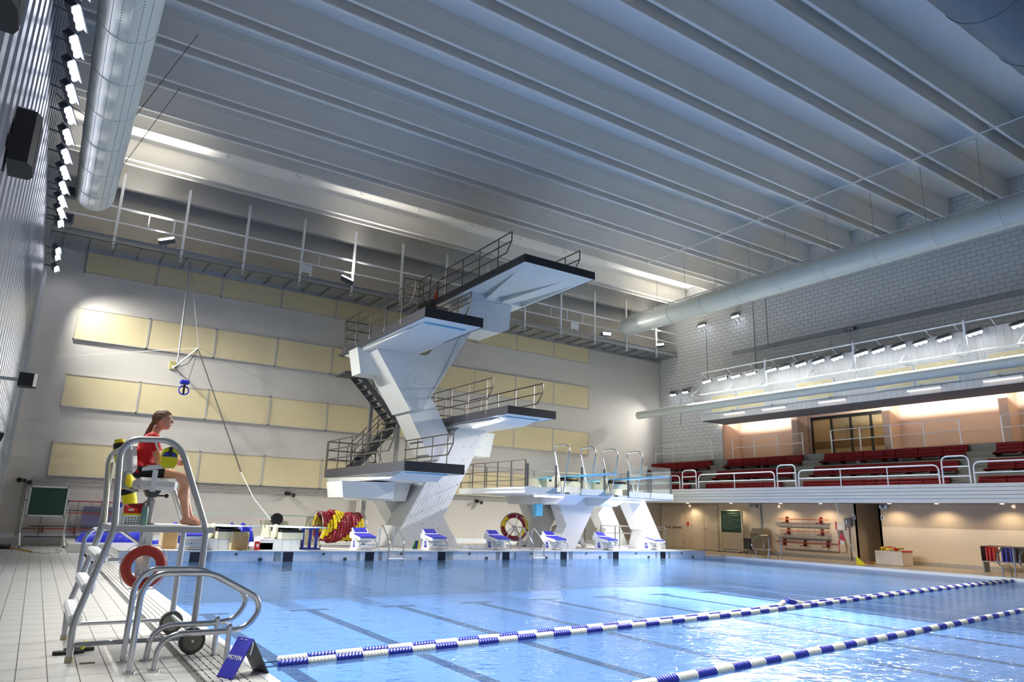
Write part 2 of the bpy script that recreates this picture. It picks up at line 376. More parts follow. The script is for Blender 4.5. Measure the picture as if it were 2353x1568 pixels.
for k, yc in enumerate(pairs[:12]):
    if k % 2 == 0: MB().tube([(XL+.3, yc-.31, 14.16), (24.1, yc-.31, 14.16)], .016, 6).build('conduit_pipe', ceilm, ce)
for k in range(11): MB().tube([(-2.6+k*2.5, 3.35, 13.6), (-2.62+k*2.5, 3.35, 13.52), (-2.5+k*2.5, 3.33, 13.5)], .008, 5).build('hook', dgrey, ce)
# ---- right wall: brick, gallery opening, light bulkhead
wr = struct(MB().box((XR+.012, YB, 8.3), (XR+.35, YE, 14.6)).box((XR+.012, 3.1, 4.4), (XR+.35, YE, 8.3)).build('wall_right', mortar))
bh, bl = .188, .41
br = []
r = 0; z = 4.42
while z < 14.4:
    y = YE-.02 - (bl/2 if r % 2 else 0)
    if r % 2: br.append((YE-.02, YE-.02-bl/2, z))
    while y > -17:
        lim = 3.12 if z < 8.3 else -99
        if y-bl > lim: br.append((y, y-bl, z))
        elif y > lim: br.append((y, lim, z))
        y -= bl
    z += bh; r += 1
def bmesh_brick(b, t): y0, y1, z = t; return b.box((XR, y1+.006, z+.006), (XR+.02, y0-.006, min(z+bh-.006, 14.42)))
vb = sorted([t for t in br if t[0] > -12.5 and t[2] > 8.6], key=lambda t: t[0])
own = set(vb[:280]); bm0 = MB().box((XR, -bl/2+.006, .006), (XR+.02, bl/2-.006, bh-.006)); bme = bpy.data.meshes.new('brick'); bme.from_pydata(bm0.v, [], bm0.f); bme.materials.append(brickm)
rest = MB()
for t in br:
    if t in own and abs(t[0]-t[1]-bl) < .01: link('brick', bme, Vector((0, (t[0]+t[1])/2, t[2])), wr)
    else: bmesh_brick(rest, t)
stuff(rest.build('brick_field', brickm, wr))
MB().box((XR-.03, -16.0, 10.9), (XR, -13.0, 13.6)).build('louvre_frame', dgrey, wr)
for k in range(16): MB().beam((XR-.06, -13.0, 11.0+k*.165), (XR-.06, -16.0, 11.0+k*.165), .02, .1, (0, .6, 1)).build('louvre_slat', greym, wr)
for y, z0, z1 in ((.8, 8.9, 12.5), (.03, 9.9, 12.5), (3.9, 8.7, 11.6), (5.9, 6.6, 8.1)): MB().cyl((XR-.02, y, z0), (XR-.02, y, z1), .018, 6).build('conduit_pipe', greym, wr)
MB().tube([(XR-.03, 2.2, 10.02), (XR-.03, -16, 10.02)], .02, 6).tube([(XR-.03, 2.2, 9.94), (XR-.03, -16, 9.94)], .02, 6).tube([(XR-.03, 2.2, 9.86), (XR-.03, -16, 9.86)], .02, 6).build('conduit_run', greym, wr)
for a in ((-2.48, 9.0, 9.62), (-3.4, 9.0, 9.5)): MB().box((XR-.02, a[0]-.8, a[1]), (XR, a[0], a[2])).build('wall_hatch', brickm, wr)
# gallery back wall with piers and warm cove
gb = struct(MB().box((26.4, YB, 4.4), (26.6, -4.85, 7.1)).box((26.4, -.95, 4.4), (26.6, 3.3, 7.1)).box((26.4, -4.85, 6.45), (26.6, -.95, 7.1)).build('wall_gallery', taupe))
MB().box((XR+.01, 3.05, 4.4), (26.5, 3.3, 7.1)).build('return_wall', taupe, gb)
for y in (-.55, -4.95, -9.4): MB().box((25.6, y-.32, 4.4), (26.4, y, 6.6)).build('pier', taupe, gb)
MB().box((23.7, YB, 7.0), (26.6, 3.0, 7.1)).build('gallery_soffit', cream, gb)
for k, y in enumerate(np.arange(1.6, -20, -3.55)):
    if abs(y+1.95) < .3: continue
    t = MB().box((24.72, y-1.5, 6.5), (24.82, y+1.5, 6.58)).build('strip_light', tubew, gb)
    area('cove_lamp', (24.84, y, 6.56), (26.4, y, 6.50), P_COVE, 3.0, .08, (1, .86, .70), t)
# glazed entrance
ew = struct(MB().box((26.75, -4.85, 4.45), (29.5, -.95, 4.5)).box((29.4, -4.85, 4.5), (29.5, -.95, 6.8)).box((26.6, -4.87, 4.5), (29.5, -4.85, 6.8)).box((26.6, -.95, 4.5), (29.5, -.93, 6.8)).box((26.6, -4.85, 6.75), (29.5, -.95, 6.8)).build('wall_lobby', mat('lobby_wood', (150, 120, 62), .6, var=.1, vs=3)))
d1 = struct(MB().box((26.52, -4.85, 6.33), (26.64, -.95, 6.45)).build('door_1', blackm))
for y in (-.97, -2.0, -2.95, -3.9, -4.83): MB().box((26.54, y-.05, 4.5), (26.62, y+.05, 6.35)).build('door_stile', blackm, d1)
for y in (-2.0, -2.95, -3.9, -4.83): MB().box((26.57, y+.05, 4.5), (26.585, y+.92, 6.33)).build('pane', mat('door_glass', (210, 200, 170), .05, alpha=.2), d1)
for y in (-2.0, -2.95, -3.9, -4.83): MB().box((26.55, y+.05, 4.95), (26.61, y+.92, 5.3)).build('push_rail', mat('brown_rail', (120, 84, 30), .5), d1)
for k, y in enumerate((-1.6, -2.8, -4.0)):
    lb = MB().box((27.9, y-.5, 6.66), (28.0, y+.5, 6.72)).build('lobby_strip_light', mat('lobby_tube', (255, 255, 255), .3, emit=(255, 236, 200), es=7), ew)
area('lobby_glow', (28.0, -2.9, 6.6), (28.0, -2.9, 4), 14, 3, .5, (1, .82, .5), ew)
# gallery tiers and fascia
gf = struct(MB().box((21.72, YB, 2.40), (27, YE, 2.72)).box((22.55, YB, 2.72), (27, YE, 3.32)).box((23.38, YB, 3.32), (27, YE, 3.92)).box((24.2, YB, 3.92), (27, YE, 4.5)).build('floor_gallery', conc))
for k in range(5): MB().box((21.66, YB, 2.35+k*.123), (21.74, YE-.02, 2.35+(k+1)*.123-.012)).build('fascia_board', brickm, gf)
MB().box((21.69, YB, 2.33), (22.0, YE-.02, 2.36)).build('fascia_lip', whitem, gf)
for yc in (2.45, -2.72, -9.35):   # aisle steps
    for k in range(7): MB().box((22.0+k*.36, yc-.48, 2.7), (22.0+k*.36+.3, yc+.48, 2.72+.30*k*.98)).build('aisle_step', conc, gf)
# light bulkhead of vertical boards
bk = struct(MB().box((23.36, YB, 6.36), (25.2, 3.0, 6.44)).box((23.36, YB, 6.44), (23.5, 3.0, 8.45)).box((23.36, YB, 8.38), (25.1, 3.0, 8.46)).box((23.36, 2.9, 6.36), (25.1, 3.0, 8.45)).build('trim_1', mortar))
vme = MB().box((-.045, -.112, 0), (0, .112, 2.1)); vm = bpy.data.meshes.new('bulkhead_board'); vm.from_pydata(vme.v, [], vme.f); vm.materials.append(brickm)
y = 2.88
while y > -18: link('bulkhead_board', vm, Vector((23.36, y, 6.36)), bk); y -= .23
for i in range(8): MB().box((23.5+i*.2, 3.0, 6.36), (23.69+i*.2, 3.03, 8.46)).build('bulkhead_board', brickm, bk)
for y0, y1 in ((2.25, .75), (.65, -.85), (-2.55, -4.3), (-6.1, -7.6), (-7.7, -9.2), (-10.2, -11.8), (-11.9, -13.4)):
    p = MB().box((23.29, y1, 6.72), (23.33, y0, 7.5)).build('absorber_panel', fabric, bk)
    MB().box((23.285, y1, 6.7), (23.335, y0, 6.74)).box((23.285, y1, 7.48), (23.335, y0, 7.52)).box((23.285, y1-.02, 6.7), (23.335, y1+.02, 7.52)).box((23.285, y0-.02, 6.7), (23.335, y0+.02, 7.52)).build('panel_frame', whitem, p)
# lower wall under the gallery
lw = struct(MB().box((24.9, YB, 0), (25.2, -4.8, 2.42)).box((24.9, -3.86, 0), (25.2, YE, 2.42)).build('wall_under_gallery', cream))
MB().box((24.9, -4.9, 0), (27.4, -4.8, 2.42)).box((24.9, -3.86, 0), (27.4, -3.76, 2.42)).box((27.3, -4.9, 0), (27.4, -3.76, 2.42)).build('alcove_wall', cream, lw)
g = MB()
for i in range(110):
    y = 5-.3*i
    if y < -3.5 and y > -5.0: continue
    g.box((24.885, y-.296, RZ-.01), (24.9, y-.004, RZ+.14))
stuff(g.build('base_tile', mat('grey_base_tile', (170, 164, 154), .4), lw))
for k, (y0, y1) in enumerate(((7.35, 5.85), (5.2, 3.5))):
    d = struct(MB().box((24.86, y1-.06, RZ), (24.9, y0+.06, 2.36)).build('door_%d' % (k+2), mat('door_frame_tan', (206, 190, 166), .5)))
    ym = (y0+y1)/2
    for a, q in ((y0, ym), (ym, y1)):
        l = MB().bbox((24.825, q+.006, RZ+.02), (24.868, a-.006, 2.28), .006).build('door_leaf', door_w, d)
        for z in (.35, 1.2, 2.0): MB().box((24.815, (a if a == y0 else q)-.02, z), (24.83, (a if a == y0 else q)+.02, z+.1)).build('hinge', greym, l)
        if k == 0:
            MB().box((24.76, q+.08, 1.12), (24.80, a-.08, 1.19)).box((24.79, q+.1, 1.1), (24.83, q+.16, 1.2)).box((24.79, a-.16, 1.1), (24.83, a-.1, 1.2)).build('push_bar', steel, l)
            for s in range(5):
                yy = (ym+.1+s*.1) if a == y0 else (ym-.6+s*.1)
                MB().box((24.755, yy, 1.125), (24.762, yy+.05, 1.185)).build('hazard_stripe', mat('hazard_yellow', (235, 190, 20), .4) if s % 2 else blackm, l)
        elif a == ym: MB().cyl((24.78, a-.08, 1.15), (24.83, a-.08, 1.15), .02, 8).cyl((24.78, a-.08, 1.15), (24.78, a-.2, 1.15), .012, 8).build('lever_handle', steel, l)

# ================================================================== LAMPS
def flood(name, label, loc, aim, power, group, along=(0, 1, 0), bracket=True, sc=1.0, on=True, size=98, arm=None):
    t = thing(name, label, 'floodlight', loc, group); loc = Vector(loc)
    d = (Vector(aim)-loc).normalized(); a = Vector(along).normalized(); a = (a-d*a.dot(d)).normalized(); u = a.cross(d)
    if u.z < 0: u = -u
    M = Matrix(((a.x, u.x, d.x, loc.x), (a.y, u.y, d.y, loc.y), (a.z, u.z, d.z, loc.z), (0, 0, 0, 1)))
    MB().prism([(-.26*sc, -.07*sc), (.26*sc, -.07*sc), (.26*sc, .05*sc), (.2*sc, .09*sc), (-.2*sc, .09*sc), (-.26*sc, .05*sc)], 'z', -.16*sc, 0).xf(M).build('housing', dgrey, t)
    MB().box((-.28*sc, .05*sc, -.17*sc), (.28*sc, .075*sc, .07*sc)).xf(M).build('visor', greym, t)
    for i in (-1, 0, 1):
        MB().lathe([(.068*sc, -.005), (.074*sc, .004), (.062*sc, .022*sc), (.02*sc, .03*sc)], (i*.16*sc, -.005*sc, 0), (0, 0, 1), 12).xf(M).build('lamp', lampm if on else greym, t, True)
    if bracket:
        p = loc - d*.1*sc
        MB().tube([p-a*.29*sc, p-a*.29*sc-Vector((0, 0, .0))-d*.22*sc, p+a*.29*sc-d*.22*sc, p+a*.29*sc], .014, 6).build('yoke', galv, t)
    if arm is not None: MB().cyl(loc-d*.1*sc, arm, .02, 6).build('mounting_arm', dgrey, t)
    if on: spot('flood_beam', loc+d*.06, aim, power, size, 1.0, parent=t)
    return t
ry = [2.23, 1.26, .45, -.42, -1.55, -2.23, -3.05, -3.91, -4.77, -5.83, -6.52, -7.34, -8.15, -9.01, -10.04, -11.43, -13.1, -15.0, -17.0]
for i, y in enumerate(ry):
    flood('floodlight', 'three-lamp floodlight in the row above the gallery, %s from the end wall' % (ORD[i]), (22.98, y, 8.24), (13.0, y-(4.5 if y < -3 else 2.2), 0), P_RIGHT*(1.45 if y > -4 else .75 if y > -6 else .22), 'gallery floodlights', arm=(23.318, y, 8.3))
ly = [6.42, 5.0, 4.3, 1.6, .7, -.2, -1.2, -2.2, -3.2, -4.25, -5.3, -6.25, -7.15, -8.0, -8.9, -9.8, -11.4, -13, -15, -17, -19]
for i, y in enumerate(ly):
    flood('floodlight', 'three-lamp floodlight along the left wall beside the round duct, %s from the end wall' % ORD[i], (-4.5, y, 9.2), (5.5, y-(5.0 if y < 1 else 1.0), 0), P_LEFT*(1.15 if y > -3 else 1.0), 'left wall floodlights', bracket=False, arm=(XL-.005, y, 9.28))
for i, (y, z, lab) in enumerate(((3.96, 11.78, 'three-lamp floodlight high on the brick wall nearest the end wall'), (1.71, 11.81, 'three-lamp floodlight high on the brick wall, farther from the end wall'), (6.18, 8.28, 'three-lamp floodlight low on the brick wall beside the corner'), (5.28, 8.31, 'three-lamp floodlight between the corner lamp and the bulkhead end'))):
    t = flood('wall_floodlight', lab, (24.7, y, z), (17, y+1.2 if i > 1 else y-1, 1.0), P_WALL, 'brick wall floodlights')
    MB().cyl((24.75, y-.12, z-.1), (XR-.01, y-.12, z-.32), .018, 6).cyl((24.75, y+.12, z-.1), (XR-.01, y+.12, z-.32), .018, 6).build('wall_arm', galv, t)
flood('wall_floodlight', 'unlit floodlight above the wall hatch on the brick wall', (24.75, -4.32, 9.87), (20, -4.3, 9.2), 0, 'brick wall floodlights', on=False, arm=(XR+.002, -4.32, 9.95))

# ================================================================== DUCTS
def duct(name, label, ax, p0, p1, r, ring, parts=(), mt=ductm, strap=None, holes=0):
    p0, p1 = Vector(p0), Vector(p1); d = (p1-p0); Ln = d.length; d.normalize()
    t = thing(name, label, 'duct', p0)
    MB().lathe([(r*.985, 0), (r, .03), (r, Ln)], p0, d, 40).build('duct_body', mt, t, True)
    MB().lathe([(r*.9, -.012), (r*.985, -.012), (r*1.0, .05), (r*1.012, .06), (r*1.012, .09), (r*.99, .1)], p0, d, 40).build('end_cap', mt, t, True)
    s = ring*.6
    while s < Ln-.2:
        MB().lathe([(r, -.02), (r*1.02, -.012), (r*1.02, .012), (r, .02)], p0+d*s, d, 40).build('seam_ring', mt, t, True)
        s += ring
    return t
t = duct('round_duct', 'thick pale green round duct running along the left wall lamps', 'y', (-3.8, .05, 9.7), (-3.8, -24, 9.7), .47, 1.55)
g = MB()
for a in (-68, -104):
    for k in range(230):
        y = -.3-k*.08; aa = math.radians(a); g.ball((-3.8+.468*math.cos(aa), y, 9.7+.468*math.sin(aa)), .011, 5, 3)
stuff(g.build('vent_hole', blackm, t))
for a in (-50, -86, -122): MB().tube([(-3.8+.471*math.cos(math.radians(a)), 0, 9.7+.471*math.sin(math.radians(a))), (-3.8+.471*math.cos(math.radians(a)), -20, 9.7+.471*math.sin(math.radians(a)))], .004, 4).build('long_seam', greym, t)
for y in (-4.2, -1.2): MB().tube([(-3.4, y, 9.95), (-2.2, y+1.0, 13.5)], .009, 5).build('hanger_chain', dgrey, t)
for y in (-7., -12): MB().cyl((-3.8, y, 10.17), (-3.8, y, 13.6), .01, 5).build('hanger_rod', dgrey, t)
MB().tube([(-4.25, -4.4, 9.75), (-4.6, -4.5, 9.85), (XL-.04, -4.5, 10.05)], .01, 5).build('tie_chain', dgrey, t)
t = duct('round_duct', 'thick pale blue round duct hung under the ceiling along the brick wall', 'y', (21.05, 5.85, 11.46), (21.05, -24, 11.46), .48, 2.1)
MB().box((20.95, -24, 12.0), (21.01, 5.5, 12.03)).build('hanger_strut', whitem, t)
for k in range(13): MB().cyl((20.98, 5.4-k*1.9, 11.93), (20.98, 5.4-k*1.9, 14.45), .009, 5).build('hanger_rod', greym, t)
g = MB()
for k in range(420): aa = math.radians(-115); g.ball((21.05+.478*math.cos(aa), 5.6-k*.06, 11.46+.478*math.sin(aa)), .011, 5, 3)
stuff(g.build('vent_hole', dgrey, t))
t = duct('round_duct', 'slim white round duct running in front of the floodlight bulkhead', 'y', (22.4, 6.5, 6.91), (22.4, -24, 6.91), .2, 1.3)
for y in np.arange(2.6, -18, -1.7): MB().box((22.38, y-.02, 7.1), (22.42, y+.02, 7.16)).beam((22.4, y, 7.13), (23.32, y, 7.13), .03, .03).build('duct_bracket', whitem, t)
t = duct('round_duct', 'very thick dark duct crossing the ceiling in the top right corner', 'x', (9.2, -16.35, 12.35), (20.5, -16.35, 12.35), .92, 2.4, mt=mat('dark_duct', (120, 128, 134), .5))
for x in (12, 17, 20): MB().cyl((x, -16.35, 13.2), (x, -16.35, 14.45), .014, 5).build('hanger_rod', greym, t)
# thin suspended pipe under the ceiling with drop rods
t = thing('suspended_pipe', 'thin straight pipe hung across the ceiling beams above the brick wall duct', 'pipe', (19.2, 1.9, 13.3))
MB().tube([(18.7, 2.2, 13.35), (18.7, -24, 13.35)], .022, 6).build('pipe', ceilm, t)
for k in range(12): MB().cyl((18.7, 1.97-2.105*k-.235, 13.35), (18.7, 1.97-2.105*k-.235, 13.56), .012, 5).build('pipe_clip', ceilm, t)
# ================================================================== CATWALK
cw = thing('catwalk', 'grey steel catwalk with tall posts and handrails across the end wall', 'catwalk', (10, 6.7, 10.3))
MB().box((XL, 6.12, 10.42), (24.95, 7.43, 10.46)).build('walkway_deck', galv, cw)
MB().box((XL, 6.06, 10.42), (24.95, 6.1, 10.66)).box((XL, 6.0, 10.42), (24.95, 6.1, 10.45)).box((XL, 6.0, 10.63), (24.95, 6.1, 10.66)).build('edge_beam', galv, cw)
MB().box((XL, 7.3, 10.3), (24.95, 7.42, 10.42)).build('wall_beam', galv, cw)
for k in range(38): MB().box((XL+.4+.78*k, 6.1, 10.34), (XL+.44+.78*k, 7.3, 10.42)).build('cross_bearer', galv, cw)
for k in range(13):
    x = -2.98+2.195*k
    MB().box((x-.045, 6.0, 10.2), (x+.045, 6.06, 13.06)).build('post', whitem, cw)
    MB().box((x-.05, 5.97, 10.22), (x+.05, 6.0, 10.34)).build('post_bracket', galv, cw)
for z, h in ((11.75, .07), (11.2, .05)):
    MB().box((XL, 6.06, z-h/2), (24.95, 6.1, z+h/2)).build('handrail', whitem, cw)
for x in (-2.0, -1.15, 4.35, 16.2, 17.2, 18.2): MB().box((x-.02, 6.06, 11.2), (x+.02, 6.09, 11.75)).build('rail_upright', whitem, cw)
for x, lab in ((3.85, 'white speaker plate on the catwalk left of the diving tower'), (17.75, 'white speaker plate on the catwalk right of the diving tower')):
    p = thing('equipment_plate', lab, 'plate', (x, 6.2, 10.46))
    MB().box((x-.26, 6.15, 10.82), (x+.26, 6.2, 11.18)).build('plate', whitem, p)
    for s in (-.2, .2): MB().box((x+s-.05, 6.15, 10.46), (x+s+.05, 6.2, 10.82)).build('leg', whitem, p)
flood('catwalk_floodlight', 'chrome floodlight on the catwalk near the left wall pointing up at the ceiling', (-1.35, 5.95, 10.9), (-2.8, 4.6, 14.2), P_UP, 'catwalk floodlights', along=(1, 0, 0), arm=(-1.35, 6.07, 10.62))
flood('catwalk_floodlight', 'chrome floodlight on the catwalk left of the diving tower pointing up', (5.57, 5.95, 10.88), (6.4, 5.0, 14.2), P_UP*.35, 'catwalk floodlights', along=(1, 0, 0), arm=(5.57, 6.07, 10.62))
flood('catwalk_floodlight', 'lit three-lamp floodlight on the catwalk right of the diving tower', (19.73, 5.95, 10.88), (18.0, -4, 12.6), P_UP*.25, 'catwalk floodlights', along=(1, 0, 0), arm=(19.73, 6.07, 10.62))
flood('catwalk_floodlight', 'floodlight at the brick wall end of the catwalk pointing up', (23.6, 5.95, 10.9), (22.6, 4.4, 14.2), P_UP, 'catwalk floodlights', along=(1, 0, 0), arm=(23.6, 6.07, 10.62))
# rails and brackets of the light bulkhead
t = thing('light_rail', 'white pipe rails and triangular brackets carrying the gallery floodlights', 'rail', (22.9, -5, 6.9))
MB().tube([(22.9, 2.5, 8.68), (22.9, -18, 8.68)], .03, 8).build('top_rail', whitem, t)
MB().tube([(22.75, 2.5, 7.55), (22.75, -18, 7.55)], .025, 8).build('lower_rail', whitem, t)
for y in (2.5, .9, -.4, -1.6, -2.7, -3.7, -4.6, -5.5, -6.5, -7.4, -8.4, -9.4, -10.6, -12, -13.5): MB().tube([(22.9, y, 8.68), (23.2, y, 8.5), (23.33, y, 8.5)], .016, 6).build('stanchion', whitem, t)
for y in (3.05, .85, -1.0, -3.4, -5.35, -7.4, -9.35, -11.4, -13.5):
    MB().tube([(23.33, y, 8.0), (22.72, y, 7.55), (23.33, y, 7.55)], .028, 6).build('triangular_bracket', whitem, t)
for y in (-1.3, -5.55, -9.75, -14): MB().box((22.85, y-.04, 7.5), (22.93, y+.04, 8.75)).build('rail_post', whitem, t)
for i, y in enumerate((.85, -1.35, -4.2, -7.95, -10.6, -13.6)):
    l = thing('strip_light', 'slim fluorescent strip below the slim white duct, %s from the end wall' % ORD[i], 'light', (23.3, y, 6.5), 'bulkhead strip lights')
    MB().box((23.20, y-.62, 6.54), (23.32, y+.62, 6.6)).build('light_body', whitem, l)
    MB().box((23.21, y-.6, 6.50), (23.27, y+.6, 6.54)).build('light_tube', tubew, l)
    MB().ball((23.27, y+.1, 6.68), .06, 10, 6).build('junction_ball', greym, l)
MB().tube([(23.3, 2.7, 6.66), (23.3, -18, 6.66)], .014, 5).build('conduit_pipe', greym, bk)

# ================================================================== DIVING TOWER
def rail_side(parent, X, y0, y1, z, posts, front=True, out=-1, h=1.08, name='railing', m=railm):
    """railing along Y on one platform side; front end is cut back as on the tower"""
    b = MB()
    for k, zz in enumerate((z+h, z+h*.69, z+h*.36)):
        e = y0 + (0, 0, .32)[k] if front else y0
        b.tube([(X, e, zz), (X, y1, zz)], .023, 8)
    if front: b.tube([(X, y0, z+h), (X, y0, z+h*.69), (X, y0+.32, z+h*.36)], .023, 8)
    r = b.build(name, m, parent, True)
    for y in posts:
        MB().tube([(X+.0, y, z+h), (X, y, z-.14)], .02, 8).tube([(X, y, z+.0), (X, y, z-.15)], .028, 8).build('rail_post', m, r, True)
    return r
def rail_cross(parent, x0, x1, Y, z, h=1.08, n=2, m=railm):
    b = MB()
    for zz in (z+h, z+h*.69, z+h*.36): b.tube([(x0, Y, zz), (x1, Y, zz)], .023, 8)
    r = b.build('railing', m, parent, True)
    for k in range(n): MB().tube([(x0+(x1-x0)*k/max(1, n-1), Y, z+h), (x0+(x1-x0)*k/max(1, n-1), Y, z)], .02, 8).build('rail_post', m, r, True)
    return r
TW = thing('diving_tower', 'white concrete diving tower with four black edged platforms', 'diving tower', (8, 2.5, BZ))
def slab(X0_, X1_, Y0, Y1, Z, th, drop, sup):
    p = MB().box((X0_, Y0, Z-th*.98), (X1_, Y1, Z-.015)).build('platform', towerm, TW)
    MB().box((X0_-.015, Y0-.02, Z-th), (X1_+.015, Y0+.01, Z)).build('front_edge', rubber, p)
    for x in (X0_, X1_): MB().box((x-.02, Y0+.01, Z-th), (x+.02, Y1, Z)).build('side_edge', rubber2, p)
    MB().box((X0_, Y1-.02, Z-th), (X1_, Y1+.02, Z)).build('rear_edge', rubber2, p)
    MB().box((X0_+.03, Y0+.03, Z-.016), (X1_-.03, Y1-.03, Z-.004)).build('deck_mat', rubber2, p)
    # coffered underside: deepens toward the support
    e = .30; sy = sup
    MB().hexa([(X0_+.15, Y1-.3, Z-th-drop), (X1_-.15, Y1-.3, Z-th-drop), (X1_-.15, sy, Z-th-drop), (X0_+.15, sy, Z-th-drop),
               (X0_+.02, Y1-.05, Z-th), (X1_-.02, Y1-.05, Z-th), (X1_-.25, Y0+.75, Z-th), (X0_+.25, Y0+.75, Z-th)]).build('underside_haunch', towerm, p)
    MB().box((X0_+.28, Y0+.55, Z-th-.025), (X1_-.28, Y0+.62, Z-th)).build('drip_bar', boardm, p)
    return p
def pier(name, poly, y0, y1): return MB().prism(poly, 'y', y0, y1).build(name, towerm, TW)
# leaning piers (outline in X-Z, thickness in Y)
pier('pier', [(6.52, BZ-.02), (7.98, BZ-.02), (10.25, 4.62), (9.55, 4.64), (9.5, 4.74), (9.0, 4.74)], 2.0, 3.4)
pier('pier_stub', [(9.4, 3.72), (10.75, 3.68), (10.95, 4.62), (9.6, 4.66)], 2.55, 3.4)
pier('pier', [(6.75, 5.35), (7.7, 5.75), (7.95, 5.5), (8.75, 4.2), (8.3, 3.38), (7.95, 3.42)], 2.1, 3.3)
up = MB().prism([(5.36, 7.14), (6.85, 5.02), (7.32, 5.05), (9.2, 8.35), (9.35, 8.5), (10.5, 8.5), (10.92, 8.72), (11.0, 9.72), (9.1, 9.72), (8.95, 9.5), (7.45, 7.2), (7.3, 7.1), (6.75, 7.12)], 'y', 1.7, 3.3)
up.build('pier', towerm, TW)
pier('pier_stub', [(4.95, 7.2), (5.15, 6.28), (6.3, 6.28), (6.0, 7.2)], 2.45, 3.3)
pier('pier_stub', [(4.46, 2.42), (4.55, 1.9), (6.33, 1.9), (6.36, 2.46)], 1.5, 3.0)
pier('pier', [(6.15, 2.85), (8.3, 2.9), (10.05, BZ-.02), (7.95, BZ-.02)], 3.42, 4.5)
pier('pier_stub', [(5.2, 2.46), (5.75, 1.86), (7.3, 1.86), (7.5, 2.6)], 2.6, 4.5)
pier('pier_stub', [(7.0, 2.9), (7.6, 2.45), (7.9, 2.45), (8.4, 2.95)], 2.2, 3.0)
tie = MB()
for (xa, za, xb, zb, n, m_, w) in ((6.95, .6, 9.4, 4.4, 9, 3, 1.1),):
    for i in range(n):
        for j in range(m_):
            x = xa+(xb-xa)*i/(n-1)+.12+j*.38; z = za+(zb-za)*i/(n-1)+.02*j; tie.cyl((x, 2.0-.003, z), (x, 2.01, z), .022, 6)
for i in range(7):
    for j in range(4):
        x, z = 7.55+i*.28+j*.14, 5.9+i*.42-j*.18+.2
        if i < 6: tie.cyl((x, 1.697, z), (x, 1.71, z), .02, 6)
for i in range(6):
    for j in range(3): tie.cyl((6.0+i*.2+j*.34, 1.697, 6.85-i*.26-j*.02), (6.0+i*.2+j*.34, 1.71, 6.85-i*.26-j*.02), .02, 6)
for i in range(4):
    for j in range(3): tie.cyl((9.4+i*.42, 1.697, 8.75+j*.36), (9.4+i*.42, 1.71, 8.75+j*.36), .02, 6)
stuff(tie.build('tie_hole', greym, TW))
bl = MB()
for k in range(9):   # raised board marks on the front faces
    o = .14*k; bl.beam((6.6+o, 1.998, .32), (9.05+o*.9, 1.998, 4.6), .012, .006, (0, 1, 0))
for k in range(8): o = .2*k; bl.beam((7.35+o*.0+.12*k, 1.698, 5.3+.2*k), (9.05-.0*k, 1.698, 8.2+.19*k*.9), .01, .006, (0, 1, 0))
for k in range(9): bl.beam((5.5+.16*k, 1.698, 7.05), (6.95+.03*k, 1.698, 5.1), .01, .006, (0, 1, 0))
stuff(bl.build('board_mark', towerm, TW))
p10 = MB().prism([(-2.86, 9.735), (-2.0, 9.735), (1.6, 9.94), (1.6, 9.735), (3.7, 9.735), (3.7, 9.985), (-2.86, 9.985)], 'x', 8.54, 11.54).build('platform', towerm, TW)
MB().box((8.525, -2.88, 9.73), (11.555, -2.85, 10.0)).build('front_edge', rubber, p10)
for x in (8.54, 11.54): MB().box((x-.02, -2.85, 9.73), (x+.02, 3.7, 10.0)).build('side_edge', rubber2, p10)
MB().box((8.54, 3.68, 9.73), (11.54, 3.72, 10.0)).build('rear_edge', rubber2, p10)
MB().box((8.57, -2.83, 9.984), (11.51, 3.67, 9.996)).build('deck_mat', rubber2, p10)
for (ta, tb), (ba, bb) in (((8.85, 9.18), (9.72, 10.12)), ((10.82, 11.17), (10.40, 10.80))):   # flush fins between the coffers
    MB().hexa([(ta, -2.0, 9.736), (tb, -2.0, 9.736), (bb, 1.62, 9.736), (ba, 1.62, 9.736), (ta+.02, -2.0, 9.75), (tb-.02, -2.0, 9.75), (bb-.05, 1.62, 9.95), (ba+.05, 1.62, 9.95)]).build('underside_fin', towerm, p10)
for xa in (8.55, 11.43): MB().box((xa, -2.02, 9.736), (xa+.1, 1.62, 9.95)).build('underside_margin', towerm, p10)
bl2 = MB()
for k in range(16): bl2.box((8.7+.18*k, -2.8, 9.733), (8.708+.18*k, -2.02, 9.736))
stuff(bl2.build('board_mark', greym, p10))
p75 = slab(5.06, 7.06, -2.76, 4.25, 7.5, .3, .1, -.2)
p5 = slab(8.67, 10.6, -1.92, 4.4, 5.0, .27, .12, -.3)
p3 = slab(5.35, 7.4, -1.39, 5.92, 3.0, .3, .2, .1)
rail_side(p10, 8.54, -2.01, 3.37, 10, (-1.14, .16, 1.43, 2.74)); rail_side(p10, 11.54, -2.02, 3.4, 10, (-1.14, .16, 1.43, 2.74))
rail_side(p75, 5.06, -1.95, 4.2, 7.5, (-.99, .33, 1.62, 2.93, 4.04)); rail_side(p75, 7.06, -1.97, 2.5, 7.5, (-1.06, .33, 1.62)); rail_cross(p75, 5.06, 6.1, 4.22, 7.5)
rail_side(p5, 8.67, -.9, 4.3, 5, (-.52, .78, 2.07, 3.4)); rail_side(p5, 10.6, -1.16, 4.3, 5, (-.6, .6, 1.83, 3.16)); rail_cross(p5, 8.67, 10.6, 4.38, 5, n=3)
rail_side(p3, 5.35, -.39, 5.86, 3, (.59, 1.92, 3.27, 4.59, 5.76)); rail_side(p3, 7.4, -.59, 3.2, 3, (-.2, .9, 2.1, 3.1)); rail_cross(p3, 5.35, 7.4, 5.9, 3, n=3)
